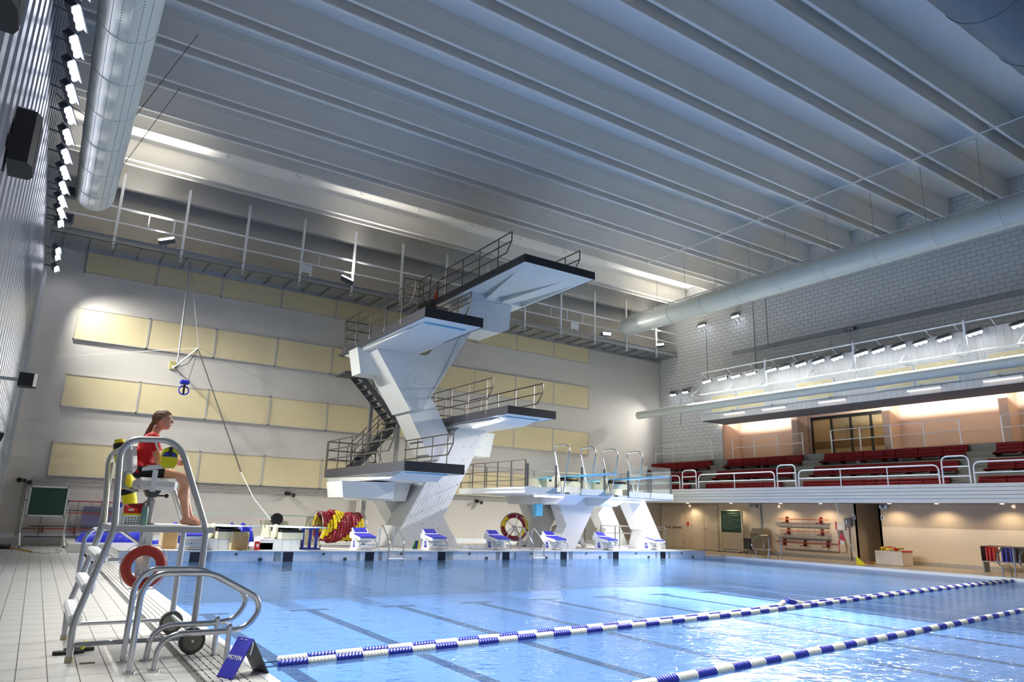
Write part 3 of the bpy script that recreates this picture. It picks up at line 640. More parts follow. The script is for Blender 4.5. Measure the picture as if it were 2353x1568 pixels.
# steel stairs behind the tower
def stair(x0, y0, z0, x1, y1, z1, n, w, side):
    """flight from low (x0,y0,z0) to high; treads run along +-w in the direction of side"""
    sd = Vector(side).normalized(); a, b = Vector((x0, y0, z0)), Vector((x1, y1, z1))
    st = MB().beam(a-sd*w/2, b-sd*w/2, .05, .2).beam(a+sd*w/2, b+sd*w/2, .05, .2).build('stair_stringer', dgrey, TW)
    for k in range(n):
        p = a.lerp(b, (k+.5)/n); d = (b-a); d.z = 0; d = d.normalized()
        MB().beam(p-sd*w/2-d*.0, p+sd*w/2, .25, .04).build('tread', dgrey, st)
    for s in (-1, 1):
        o = sd*s*w/2
        b1 = MB().tube([a+o+Vector((0, 0, .95)), b+o+Vector((0, 0, .95))], .02, 6).tube([a+o+Vector((0, 0, .5)), b+o+Vector((0, 0, .5))], .016, 6)
        for k in range(4): p = a.lerp(b, k/3)+o; b1.tube([p, p+Vector((0, 0, .95))], .018, 6)
        b1.build('stair_rail', railm, st)
stair(7.6, 5.0, 5.0, 5.9, 5.0, 6.7, 8, .8, (0, 1, 0))
stair(6.1, 5.3, 3.0, 7.9, 5.3, 5.0, 9, .8, (0, 1, 0))
stair(7.4, 4.9, 7.5, 8.9, 4.2, 9.95, 9, .7, (.4, .9, 0))
stair(8.7, 5.4, BZ, 7.0, 5.4, 2.95, 9, .8, (0, 1, 0))
MB().box((5.3, 4.5, 6.62), (6.1, 5.6, 6.7)).build('landing', dgrey, TW)
MB().box((7.5, 4.4, 4.92), (8.7, 5.8, 4.99)).build('landing', dgrey, TW)
MB().box((5.3, 4.2, 7.42), (7.8, 5.4, 7.49)).build('landing', dgrey, TW)
MB().box((8.3, 3.6, 9.88), (9.6, 4.8, 9.95)).build('landing', dgrey, TW)
for x, y, z0, z1 in ((7.75, 4.75, BZ, 7.45), (6.9, 5.6, BZ, 7.45), (8.5, 4.7, 4.9, 9.9)): MB().box((x-.07, y-.07, z0), (x+.07, y+.07, z1)).build('stair_post', galv, TW)
rail_cross(TW, 7.6, 8.5, 4.75, 9.95, n=2); rail_side(TW, 8.3, 3.65, 4.75, 9.95, (3.7, 4.7), front=False)
cn = thing('traffic_cone', 'small orange cone standing at the rear of the top platform', 'cone', (8.8, 4.1, 9.95))
MB().box((8.64, 3.94, 9.95), (8.96, 4.26, 9.98)).build('cone_base', mat('cone_orange', (226, 60, 24), .5), cn); MB().lathe([(.12, 0), (.03, .58), (.02, .6)], (8.8, 4.1, 9.98), (0, 0, 1), 14).build('cone_body', MATS['cone_orange'], cn, True)
def tube_light(name, label, p, q, w=.12, power=P_TUBE):
    p, q = Vector(p), Vector(q); t = thing(name, label, 'light', (p+q)/2)
    MB().beam(p, q, w, .05).build('light_body', whitem, t); MB().beam(p-Vector((0, 0, .05)), q-Vector((0, 0, .05)), w*.8, .05).build('light_tube', tubem, t)
    area('tube_lamp', (p+q)/2-Vector((0, 0, .09)), (p+q)/2-Vector((0, 0, 2)), power, (q-p).length, w, (.98, .95, 1), t).rotation_euler = (0, 0, math.atan2((q-p).y, (q-p).x))
    return t
tube_light('fluorescent_light', 'glowing fluorescent tube under the five metre platform', (9.0, .9, 4.6), (9.0, -.9, 4.68))
MB().tube(fil([(8.75, 2.2, 4.05), (8.9, 1.98, 4.62), (9.05, 1.5, 4.66), (9.0, .9, 4.62)], .2), .018, 6).build('light_cable', mat('blue_conduit', (90, 110, 150), .5), TW)

# ================================================================== SPRINGBOARD STAGE
SG = thing('springboard_stage', 'concrete springboard stage on splayed legs with glass screens', 'diving stage', (14, 2, BZ))
MB().box((10.4, -.5, 2.27), (17.62, 4.2, 2.36)).build('deck_slab', towerm, SG)
for a, q in (((10.4, -.52, 2.27), (11.75, -.5, 2.5)), ((12.9, -.52, 2.3), (14.05, -.5, 2.52)), ((15.25, -.52, 2.3), (16.35, -.5, 2.52)), ((16.4, -.52, 2.3), (17.62, -.5, 2.52)), ((10.38, -.5, 2.27), (10.4, 4.2, 2.48)), ((17.62, -.5, 2.27), (17.64, 4.2, 2.48))):
    MB().box(a, q).build('upstand', towerm, SG)
def leg4(poly, y0, y1): return MB().prism(poly, 'y', y0, y1).build('splayed_leg', towerm, SG)
L2 = [(13.1, 2.28), (15.25, 2.3), (14.05, BZ-.02), (13.12, BZ-.02), (13.62, 1.17)]
L4 = [(16.8, 2.28), (17.8, 2.28), (19.0, BZ-.02), (17.35, BZ-.02), (17.62, 1.05), (17.5, 1.1)]
leg4(L2, 1.3, 1.9); leg4([(x*1.0+.02, z) for x, z in L2], 3.55, 4.15)
leg4(L4, 1.3, 1.9); leg4([(x-.05, z) for x, z in L4], 3.55, 4.15)
MB().prism([(-.2, 2.27), (.5, 1.95), (3.8, 1.95), (4.1, 2.27)], 'x', 12.5, 13.4).build('soffit_beam', towerm, SG)
MB().prism([(-.2, 2.27), (.5, 1.95), (3.8, 1.95), (4.1, 2.27)], 'x', 14.6, 15.5).build('soffit_beam', towerm, SG)
MB().box((12.2, 1.35, 1.5), (12.5, 1.6, 1.95)).build('hanging_box', boardm, SG)
b = MB()
for z in (3.42, 3.07, 2.72): b.tube([(10.42, -.45, z), (10.42, 4.15, z), (17.6, 4.15, z), (17.6, -.4, z)], .015, 8)
r = b.build('railing', railm, SG)
for x, y in [(10.42, -.45+.92*k) for k in range(6)] + [(10.42+1.2*k, 4.15) for k in range(1, 6)] + [(17.6, -.42), (17.6, 1.1), (17.6, 2.6)]: MB().box((x-.018, y-.018, 2.3), (x+.018, y+.018, 3.42)).build('rail_post', railm, r)
for x0, x1 in ((10.5, 11.75), (12.95, 14.05), (15.25, 16.3), (16.45, 17.55)):
    gl = MB().box((x0, -.47, 2.5), (x1, -.455, 3.55)).build('glass_screen', glassm, SG)
    for x in (x0, x1): MB().box((x-.03, -.5, 2.3), (x+.03, -.44, 3.3)).build('screen_post', dgrey, gl)
for k in range(2):
    y0, y1 = -.42+k*0, 1.5
    MB().box((17.6, -.4, 2.5), (17.612, 1.9, 3.42)).build('glass_screen', glassm, SG) if k == 0 else None
for i, x in enumerate((12.25, 13.5, 14.6, 15.9)):   # tall hand loops beside the boards
    lean = .22 if i % 2 else -.02
    pts = [(x-.05, -.4, 2.34), (x-.05-.12+lean*.3, -.42, 3.7), (x-.2+lean, -.42, 4.0), (x+.0+lean, -.3, 4.12), (x+.18+lean*1.3, .1, 4.12), (x+.26+lean, .2, 3.9), (x+.02, -.3, 2.34)]
    y0, y1 = .42, -.62
    pts = [(x, -.15, 2.34), (x, -.12, 2.5), (x, .3, 3.85), (x, .28, 4.1), (x, -.45, 4.1), (x, -.62, 3.9), (x, -.28, 2.5), (x, -.25, 2.34)]
    h = MB().tube(fil(pts, .2, 6), .028, 10).build('hand_loop', steel, SG, True)
    MB().box((x-.1, -.5, 2.3), (x+.1, -.1, 2.36)).build('loop_base', dgrey, h)
def springboard(label, x, yt, yb, z, mt=boardm, tilt=.04, stand=True, wheel=creamp):
    t = thing('springboard', label, 'springboard', (x, (yt+yb)/2, z-.5), 'springboards')
    MB().prism([(yt, z), (yt, z-.022), (yt+2.2, z-.06-tilt*.3), (yb, z-.05-tilt), (yb, z-tilt)], 'x', x-.25, x+.25).build('board', mt, t)
    yf = yt+3.0
    b = MB().lathe([(.05, 0), (.16, .02), (.21, .03), (.21, .09), (.16, .1), (.05, .11)], (x-.42, yf, z-.2), (1, 0, 0), 20); b.build('fulcrum_wheel', wheel, t, True)
    MB().cyl((x-.36, yf, z-.16), (x+.34, yf, z-.16), .07, 12).box((x-.3, yf-.55, z-.24), (x+.3, yf+.55, z-.14)).build('fulcrum_roller', blackm, t)
    MB().prism([(yf-.6, z-.22), (yf+.6, z-.22), (yf+.6, z-.42), (yf-.6, z-.42)], 'x', x-.32, x+.32).build('fulcrum_frame', creamp, t)
    MB().prism([(yb-.1, z-.06), (yb-.75, z-.06), (yb-.95, z-.42), (yb+.05, z-.42)], 'x', x-.28, x-.2).prism([(yb-.1, z-.06), (yb-.75, z-.06), (yb-.95, z-.42), (yb+.05, z-.42)], 'x', x+.2, x+.28).cyl((x-.28, yb-.35, z-.1), (x+.28, yb-.35, z-.1), .05, 10).build('rear_anchor', creamp, t)
    return t
springboard('blue springboard on the stage, the one nearer the diving tower', 12.9, -2.4, 2.7, 3.02)
springboard('blue springboard on the stage, the one nearer the gallery', 15.03, -2.7, 2.2, 3.02)
for x in (12.9, 15.03):
    MB().box((x-.34, .0, 2.36), (x+.34, 1.2, 2.6)).build('board_plinth', towerm, SG)
    MB().box((x-.34, 1.4, 2.36), (x+.34, 2.6, 2.56)).build('board_plinth', towerm, SG)
tube_light('fluorescent_light', 'glowing fluorescent tube under the stage edge nearest the diving tower', (11.0, -.25, 2.24), (12.2, -.25, 2.24), .16)
tube_light('fluorescent_light', 'glowing fluorescent tube under the stage between its two front legs', (14.7, .1, 2.2), (16.3, .1, 2.2), .3)
st = SG
def TWstair():
    a, b = Vector((15.6, 3.0, BZ)), Vector((14.2, 3.0, 2.3))
    s = MB().beam(a+Vector((0, -.4, 0)), b+Vector((0, -.4, 0)), .06, .2).beam(a+Vector((0, .4, 0)), b+Vector((0, .4, 0)), .06, .2).build('stair_stringer', galv, SG)
    for k in range(8):
        p = a.lerp(b, (k+.5)/8); MB().box((p.x-.14, p.y-.4, p.z+.02), (p.x+.14, p.y+.4, p.z+.06)).build('tread', dgrey, s)
    for y in (-.4, .4): MB().tube([a+Vector((0, y, .9)), b+Vector((0, y, .9))], .02, 6).tube([a+Vector((0, y, 0)), a+Vector((0, y, .9))], .02, 6).build('stair_rail', railm, s)
TWstair()
t = thing('barrier_rail', 'low steel barrier rails beside the last splayed leg', 'railing', (17.0, 2.5, BZ))
for z in (.9, .6, .1): MB().tube([(16.3, 2.4, BZ+z), (18.0, 2.4, BZ+z)], .025, 8).build('rail', steel, t)
for x in (16.3, 17.1, 17.35, 18.0): MB().cyl((x, 2.4, BZ), (x, 2.4, BZ+.9), .025, 8).build('post', steel, t)
t = thing('barrier_rail', 'low steel barrier rails at the right end of the raised deck', 'railing', (19.2, 2.2, BZ))
for z in (.9, .78): MB().tube([(18.7, 2.0, BZ+z), (19.7, 2.0, BZ+z)], .025, 8).build('rail', steel, t)
for x in (18.7, 19.7): MB().cyl((x, 2.0, BZ), (x, 2.0, BZ+.9), .025, 8).build('post', steel, t)

# ================================================================== GALLERY SEATS AND RAILS
def bench(wd):
    t = thing('bench_seat', 'x', 'seat', (0, 0, 0))
    b = MB()
    for k in range(3): b.bbox((-.03-.02*k, -wd/2+.01, -.12-.11*k), (.01-.02*k, wd/2-.01, -.015-.11*k), .012)
    b.build('backrest', redseat, t)
    b = MB()
    for k in range(3): b.bbox((-.44+k*.12, -wd/2+.01, -.40), (-.335+k*.12, wd/2-.01, -.365), .012)
    b.build('seat', redseat, t)
    for s in (-1, 1): MB().prism([(-.42, -.40), (-.05, -.40), (.03, -.02), (.05, -.02), (.03, -.5), (-.02, -.62), (-.06, -.62), (-.1, -.46), (-.42, -.43)], 'y', s*(wd/2-.024)-.02, s*(wd/2-.024)+.02).build('bracket', mat('dark_red_bracket', (90, 8, 14), .4), t)
    return t
proto = {}
blocks = [('block by the end wall', 7.2, 3.0, 4), ('second block', 2.0, -2.16, 4), ('long third block', -3.18, -8.9, 6), ('rightmost block', -9.8, -14.6, 5)]
for rname, xr, zt in (('back', 24.0, 4.48), ('middle', 23.2, 3.87), ('front', 22.4, 3.24)):
    for bname, ya, yb, n in blocks:
        ws = [(ya-yb)/(n+.5)]*n
        seq = ws[:n//2] + [ws[0]*.5] + ws[n//2:]
        y = ya
        for i, w_ in enumerate(seq):
            key = round(w_, 2)
            lab = 'red bench seat, %s from the left, %s row, %s' % (ORD[i], rname, bname)
            loc = (xr, y-w_/2, zt)
            if key not in proto:
                q = bench(key); q.location = loc; q['label'] = lab; q['group'] = 'red gallery seats'; proto[key] = q
            else: dup(proto[key], loc, None, lab, 'red gallery seats')
            y -= w_
for i, (y, z) in enumerate(((-1.2, 3.98), (-4.6, 3.98), (-6.3, 3.98), (-7.9, 3.98), (.2, 3.98), (4.4, 3.98))):
    t = MB().lathe([(.11, 0), (.12, .02), (.12, .05), (.05, .06)], (24.17, y, z+.02), (-1, 0, 0), 16).build('vent_cap', whitep, gf)
def loop_rail(label, y0, y1, z0, z1, mids, posts):
    t = thing('guard_rail', label, 'railing', (21.75, (y0+y1)/2, z0), 'gallery front rails')
    MB().tube(fil([(21.78, y0, z0), (21.78, y0, z1), (21.78, y1, z1), (21.78, y1, z0)], .22, 6), .027, 8).build('hoop', whitem, t, True)
    for m_ in mids: MB().cyl((21.78, y0, m_), (21.78, y1, m_), .022, 8).build('mid_rail', whitem, t)
    for y in posts: MB().cyl((21.78, y, z0), (21.78, y, z1), .022, 8).build('post', whitem, t)
loop_rail('white tube guard rail beside the end wall at the gallery front', 6.9, 3.05, 2.9, 3.6, (3.28,), (5.2,))
loop_rail('tall white hoop rail at the first gallery aisle from the end wall', 2.88, 2.02, 2.9, 3.83, (3.52, 3.2), ())
loop_rail('white tube guard rail between the first and second gallery aisles', 1.87, -2.27, 2.9, 3.6, (3.28,), (-.19,))
loop_rail('tall white hoop rail at the second gallery aisle', -2.41, -3.28, 2.9, 3.85, (3.52, 3.2), ())
loop_rail('long white tube guard rail before the long middle seating block', -3.42, -8.86, 2.9, 3.6, (3.28,), (-5.24, -7.07))
loop_rail('tall white hoop rail at the third gallery aisle', -8.98, -9.84, 2.9, 3.87, (3.52, 3.2), ())
loop_rail('white tube guard rail at the right edge of the gallery front', -9.97, -15.5, 2.9, 3.65, (3.3,), (-12.0, -14))
for i, (y0, y1, n) in enumerate(((7.3, 3.3, 4), (2.0, -1.9, 4), (-3.3, -8.5, 5), (-9.9, -15, 5))):
    t = thing('back_rail', ['thin white rail behind the seats beside the end wall', 'thin white rail behind the seats left of the glass entrance', 'thin white rail behind the seats in front of the glass entrance', 'thin white rail behind the seats at the right edge'][i], 'railing', (24.42, (y0+y1)/2, 4.5), 'gallery back rails')
    for z in (5.48, 5.05): MB().cyl((24.42, y0, z), (24.42, y1, z), .016, 6).build('rail', whitem, t)
    for k in range(n): y = y0+(y1-y0)*k/(n-1); MB().box((24.40, y-.02, 4.5), (24.44, y+.02, 5.48)).build('post', whitem, t)
def exit_sign(label, loc, right, up_, w=.42):
    M = frame(loc, right, up_); t = thing('exit_sign', label, 'sign', loc)
    MB().box((-w/2, -.11, -.05), (w/2, .11, 0)).xf(M).build('sign_box', mat('sign_white', (240, 235, 230), .4, emit=(255, 240, 235), es=.5), t)
    text('EXIT', .17, 'lettering', mat('sign_red', (220, 30, 26), .4, emit=(235, 30, 22), es=.8), t, M @ Matrix.Translation((0, 0, .002)))
exit_sign('small white sign with red lettering on the gallery back wall by the entrance', (26.36, .55, 6.28), (0, -1, 0), (0, 0, 1))
exit_sign('small white sign with red lettering under the gallery beside the springboard stage', (22.05, 6.4, 2.245), (0, -1, 0), (0, 0, 1))
# ================================================================== UNDER THE GALLERY
def scribble(parent, M, w, h, n, seed):
    rnd = random.Random(seed); b = MB()
    for r in range(n):
        y = h/2-.1-r*(h-.16)/n; x = -w/2+.08
        while x < w/2-.1-(.25 if r % 3 == 2 else 0):
            k = rnd.choice((.03, .045, .06)); b.tube([(x, y, .003), (x+k*.3, y+rnd.uniform(-.02, .03), .003), (x+k*.7, y+rnd.uniform(-.02, .02), .003), (x+k, y, .003)], .0035, 4); x += k+rnd.choice((.012, .02, .06))
    stuff(b.xf(M).build('chalk_writing', chalk, parent))
t = thing('chalkboard', 'green chalkboard full of writing on a wheeled white frame by the cream wall', 'chalkboard', (24.45, 2.3, RZ))
MB().box((24.44, 1.72, 1.02), (24.47, 2.92, 2.05)).build('board', green, t); M = frame((24.435, 2.32, 1.53), (0, -1, 0), (0, 0, 1)); scribble(t, M, 1.12, .95, 9, 3)
b = MB()
for y in (1.68, 2.96): b.box((24.42, y-.03, RZ+.06), (24.5, y+.03, 2.08))
for z in (2.06, 1.0, .72, RZ+.08): b.box((24.43, 1.66, z-.02), (24.48, 2.98, z+.02))
b.box((24.2, 1.65, RZ+.06), (24.7, 1.71, RZ+.1)).box((24.2, 2.93, RZ+.06), (24.7, 2.99, RZ+.1)); b.build('frame', mat('cream_frame', (226, 214, 190), .5), t)
for y in (1.68, 2.96):
    for x in (24.24, 24.66): MB().cyl((x, y-.015, RZ+.035), (x, y+.015, RZ+.035), .035, 10).build('caster', blackm, t)
    MB().ball((24.42, y+(.04 if y > 2 else -.04), 1.55), .035, 8, 6).build('pivot_knob', greym, t)
t = thing('waste_bin', 'tall taupe waste bin with swing lid against the cream wall', 'bin', (24.5, .7, RZ))
MB().hexa([(24.28, .42, RZ), (24.74, .42, RZ), (24.74, 1.0, RZ), (24.28, 1.0, RZ), (24.24, .36, .95), (24.78, .36, .95), (24.78, 1.06, .95), (24.24, 1.06, .95)]).build('bin_body', mat('taupe_plastic', (132, 120, 98), .5), t)
MB().hexa([(24.22, .34, .95), (24.8, .34, .95), (24.8, 1.08, .95), (24.22, 1.08, .95), (24.36, .38, 1.26), (24.66, .38, 1.26), (24.66, 1.04, 1.26), (24.36, 1.04, 1.26)]).build('bin_lid', MATS['taupe_plastic'], t)
MB().box((24.215, .5, 1.02), (24.26, .9, 1.18)).build('swing_flap', mat('taupe_flap', (150, 138, 116), .5), t); MB().box((24.235, .6, .86), (24.245, .95, .9)).build('green_sticker', mat('green_stripe', (100, 170, 70), .5), t)
t = thing('wall_rack', 'rack of red bracketed rails and grey bars on the cream wall', 'rack', (24.75, -1.4, .4))
for y0, y1, z, m_ in ((-.1, -2.62, 1.71, mat('salmon_rail', (196, 120, 92), .5)), (-.15, -2.65, 1.21, MATS['salmon_rail']), (.06, -2.98, .72, mat('red_brown_rail', (150, 66, 58), .5)), (-.18, -2.66, 1.37, dgrey), (-.19, -2.68, .88, dgrey), (-.42, -3.04, .4, dgrey)):
    MB().box((24.72, y1, z-.022), (24.78, y0, z+.022)).build('rack_rail', m_, t)
for y, z in ((-.55, 1.74), (-2.25, 1.74), (-.6, 1.24), (-2.28, 1.24), (-.35, .75), (-1.4, .75), (-2.5, .75)): MB().tube([(24.76, y, z+.08), (24.7, y, z-.16), (24.58, y+.1, z-.18)], .022, 6).box((24.76, y-.03, z-.2), (24.905, y+.03, z+.08)).build('rack_bracket', mat('maroon_bracket', (126, 26, 34), .4), t)
g = MB()
for k in range(9): y = -.2-.29*k; g.cyl((24.8, y, .4), (24.8, y, 1.7), .006, 4)
g.build('wire_mesh', greym, t)
t = thing('paddle_holder', 'clear wall holder with grey and white paddles and a red edge', 'holder', (24.8, -3.15, .4))
MB().box((24.8, -3.35, 1.3), (24.9, -2.9, 1.62)).build('upper_bracket', mat('clear_plastic', (210, 200, 196), .2), t); MB().box((24.78, -2.97, 1.32), (24.82, -2.93, 1.66)).build('red_strip', redm, t); MB().box((24.78, -3.06, .42), (24.82, -3.02, .9)).build('red_strip', redm, t)
for k in range(3):
    p = MB().cyl((24.84, -3.02-.09*k, .95), (24.84, -2.98-.09*k, 1.6), .015, 6).build('paddle_shaft', mat('slate_blue', (84, 84, 110), .5), t); MB().box((24.82, -3.12-.07*k, .7), (24.86, -3.05-.07*k, .98)).build('paddle_blade', whitep, p)
MB().box((24.78, -3.32, .42), (24.9, -3.06, .72)).build('lower_bin', cream, t)
t = thing('wall_telephone', 'grey weatherproof wall box with pipe below it, left of the alcove', 'telephone', (24.8, -3.5, RZ))
MB().bbox((24.72, -3.66, 1.46), (24.9, -3.36, 1.82), .03).build('box', greym, t); MB().cyl((24.84, -3.52, RZ), (24.84, -3.52, 1.46), .02, 8).build('conduit', dgrey, t); MB().box((24.7, -3.56, 1.52), (24.722, -3.46, 1.76)).build('label_plate', dgrey, t); MB().box((24.695, -3.535, 1.56), (24.703, -3.485, 1.72)).build('white_slot', whitep, t)
for i, y in enumerate((-3.74, -4.96)):
    t = thing('washroom_sign', ['small white washroom sign left of the dark alcove', 'small white washroom sign right of the dark alcove'][i], 'sign', (24.89, y, 1.75), 'washroom signs')
    MB().box((24.885, y-.07, 1.76), (24.905, y+.07, 1.94)).build('sign_plate', whitep, t); MB().ball((24.883, y, 1.905), (.004, .012, .014), 8, 6).prism([(-.025, 1.885), (.025, 1.885), (.03, 1.82), (.012, 1.82), (.01, 1.775), (-.01, 1.775), (-.012, 1.82), (-.03, 1.82)], 'x', 24.88, 24.886) if False else MB()
    f = MB().ball((24.883, y, 1.912), (.003, .012, .014), 8, 6); f.prism([(y-.024, 1.893), (y+.024, 1.893), (y+.03, 1.83), (y+.012, 1.83), (y+.01, 1.775), (y-.01, 1.775), (y-.012, 1.83), (y-.03, 1.83)], 'x', 24.88, 24.886); f.build('figure', blackm, t)
t = thing('emergency_light', 'twin-headed emergency lamp right of the dark alcove', 'lamp', (24.8, -5.1, 2.3), 'emergency lamps')
for d in (-.12, .1): MB().lathe([(.03, 0), (.07, .04), (.075, .1)], (24.84, -5.1+d, 2.3), (-1, 0, -.3), 12).build('lamp_head', steel, t, True)
MB().box((24.84, -5.2, 2.26), (24.905, -5.0, 2.36)).build('bracket', greym, t)
t = thing('wet_floor_sign', 'yellow folded floor sign standing by the alcove corner', 'sign', (24.75, -4.95, RZ))
MB().prism([(24.72, RZ), (24.86, .72), (24.88, .72), (24.76, RZ)], 'y', -5.05, -4.8).build('panel', yellow, t); MB().box((24.74, -4.98, .6), (24.80, -4.87, .64)).build('print_mark', blackm, t)
t = thing('wooden_box', 'white wooden box beside the pool holding a heap of flags', 'box', (23.9, -5.85, RZ))
MB().box((23.55, -6.35, RZ), (23.6, -5.3, .6)).box((24.2, -6.35, RZ), (24.25, -5.3, .6)).box((23.6, -6.35, RZ), (24.2, -6.3, .6)).box((23.6, -5.35, RZ), (24.2, -5.3, .6)).box((23.6, -6.3, RZ), (24.2, -5.35, .2)).build('box_body', mat('off_white_board', (222, 210, 198), .6, var=.05, vs=4), t)
MB().box((23.545, -6.37, .58), (24.255, -6.33, .64)).build('red_edge', redm, t)
def flags(label, c, n, rx, ry, seed, zmin=.02, h=.12):
    rnd = random.Random(seed); t = thing('backstroke_flags', label, 'flags', c)
    for k in range(n):
        x, y = c[0]+rnd.uniform(-rx, rx), c[1]+rnd.uniform(-ry, ry); a = rnd.uniform(0, 6.28); z = c[2]+zmin+h*(1-k/n*.4)*rnd.uniform(.3, 1)
        w, l = .12, .3; u = Vector((math.cos(a), math.sin(a), rnd.uniform(-.15, .2))); v = Vector((-math.sin(a), math.cos(a), rnd.uniform(-.2, .3))); p = Vector((x, y, z)); q = Vector((0, 0, .006))
        A, B, C_ = p-v*w, p+v*w, p+u*l-Vector((0, 0, .05))
        for V in (A, B, C_): V.z = max(V.z, c[2]+.003)
        MB().add([A, B, C_, A+q, B+q, C_+q], [(0, 2, 1), (3, 4, 5), (0, 1, 4, 3), (1, 2, 5, 4), (2, 0, 3, 5)]).build('flag', [redm, yellow, mat('orange_flag', (226, 80, 30), .6)][k % 3], t)
flags('heap of red and yellow flags on top of the white wooden box', (23.9, -5.8, .56), 14, .22, .38, 5, .05, .14)
flags('red and yellow flags lying on the deck left of the wooden box', (23.7, -5.0, RZ), 6, .15, .3, 9, .01, .04)
t = thing('flag_line', 'white flag cord sloping from the gallery fascia down to the deck', 'cord', (21.66, -5, 2.5))
MB().tube([(21.64, -4.98, 2.5), (21.75, -5.15, 1.5), (21.95, -5.5, RZ+.25)], .012, 6).build('cord', rope, t)
MB().add([(21.7, -5.13, 1.28), (21.78, -5.26, .9), (21.7, -5.02, .98), (21.71, -5.13, 1.28), (21.79, -5.26, .9), (21.71, -5.02, .98)], [(0, 1, 2), (3, 5, 4), (0, 3, 4, 1), (1, 4, 5, 2), (2, 5, 3, 0)]).build('red_flag', redm, t)
MB().add([(21.95, -5.5, .42), (22.1, -5.75, RZ+.01), (22.0, -5.45, RZ+.01), (21.96, -5.5, .42), (22.11, -5.75, RZ+.02), (22.01, -5.45, RZ+.02)], [(0, 1, 2), (3, 5, 4), (0, 3, 4, 1), (1, 4, 5, 2), (2, 5, 3, 0)]).build('yellow_flag', yellow, t)
t = thing('kickboard_rack', 'low dark rack holding kickboards at the right end of the deck', 'rack', (24.0, -9.8, RZ))
MB().box((23.75, -11.2, .42), (24.25, -9.0, .46)).build('shelf', greym, t)
MB().tube(fil([(24.2, -9.0, .46), (24.2, -9.0, .95), (24.2, -11.2, .95), (24.2, -11.2, .46)], .1), .02, 8).build('back_rail', steel, t)
for y in (-9.0, -11.2): MB().bbox((23.75, y-.02, .44), (24.22, y+.02, .95), .03).build('end_panel', mat('dark_navy', (26, 24, 44), .5), t); MB().box((23.8, y-.02, RZ), (24.2, y+.02, .44)).build('leg', greym, t)
kb = [(-9.14, redm, 'dark red'), (-9.24, redm, 'dark red'), (-9.36, redm, 'dark red'), (-9.62, bluem, 'blue'), (-9.74, bluem, 'blue'), (-9.88, bluem, 'blue'), (-10.02, mat('dark_navy', (26, 24, 44), .5), 'navy'), (-10.16, MATS['dark_navy'], 'navy'), (-10.5, yellow, 'yellow'), (-10.64, yellow, 'yellow')]
cnt = {}
for y, m_, cname in kb:
    cnt[cname] = cnt.get(cname, -1)+1
    t = MB().prism([(23.8, .462), (24.15, .462), (24.15, .86), (24.1, .93), (23.85, .93), (23.8, .86)], 'y', y-.022, y+.022).build('kickboard', m_)
    tag(t, '%s kickboard standing in the rack at the right, %s of its colour' % (cname, ORD[cnt[cname]]), 'kickboard', 'kickboards')
t = thing('fire_alarm', 'small red fire alarm box between the two cream double doors', 'alarm', (24.88, 5.5, 1.3))
MB().bbox((24.84, 5.44, 1.3), (24.905, 5.58, 1.46), .01).build('box', redm, t); MB().box((24.835, 5.48, 1.36), (24.842, 5.54, 1.39)).build('pull_bar', whitep, t)
for i, (y, z, lab) in enumerate(((5.3, 2.2, 'small white wall lamp between the cream double doors'), (-.15, 2.2, 'small white wall lamp above the bracketed rack'), (-9.75, 2.25, 'small white wall lamp above the kickboard rack'))):
    t = thing('wall_lamp', lab, 'lamp', (24.85, y, z), 'wall lamps'); MB().box((24.86, y-.05, z), (24.905, y+.05, z+.16)).build('backplate', whitep, t); MB().lathe([(.05, 0), (.055, .05), (.04, .09)], (24.82, y, z+.02), (0, 0, 1), 12).build('shade', mat('lamp_shade', (250, 235, 215), .4, emit=(255, 225, 190), es=.7), t, True)
t = thing('junction_box', 'grey junction box with pipe under the gallery soffit above the bin', 'box', (24.8, .9, 2.2))
MB().box((24.72, 1.05, 2.2), (24.905, 1.4, 2.34)).build('box', greym, t); MB().cyl((24.87, .84, 1.26), (24.87, .84, 2.4), .022, 8).cyl((24.87, .9, 1.26), (24.87, .9, 2.4), .016, 8).build('pipe', greym, t)
MB().box((24.6, 1.4, .3), (24.9, 1.75, .78)).build('heater_box', dgrey, lw)
for i, y in enumerate((5.0, 2.2, -.6, -2.6, -5.6, -7.4, -9.6, -12)):   # recessed downlights in the gallery soffit
    l = MB().lathe([(.06, 0), (.07, .008), (.07, .03)], (24.35, y, 2.375), (0, 0, 1), 16).build('downlight', mat('downlight_lens', (255, 245, 225), .3, emit=(255, 220, 170), es=2)); tag(l, 'round warm downlight in the gallery soffit, %s from the end wall' % ORD[i], 'light', 'soffit downlights')
    spot('downlight_beam', (24.35, y, 2.34), (24.3, y, 0), P_UNDER*3.0, 150, .6, (1, .80, .55), .08, l)

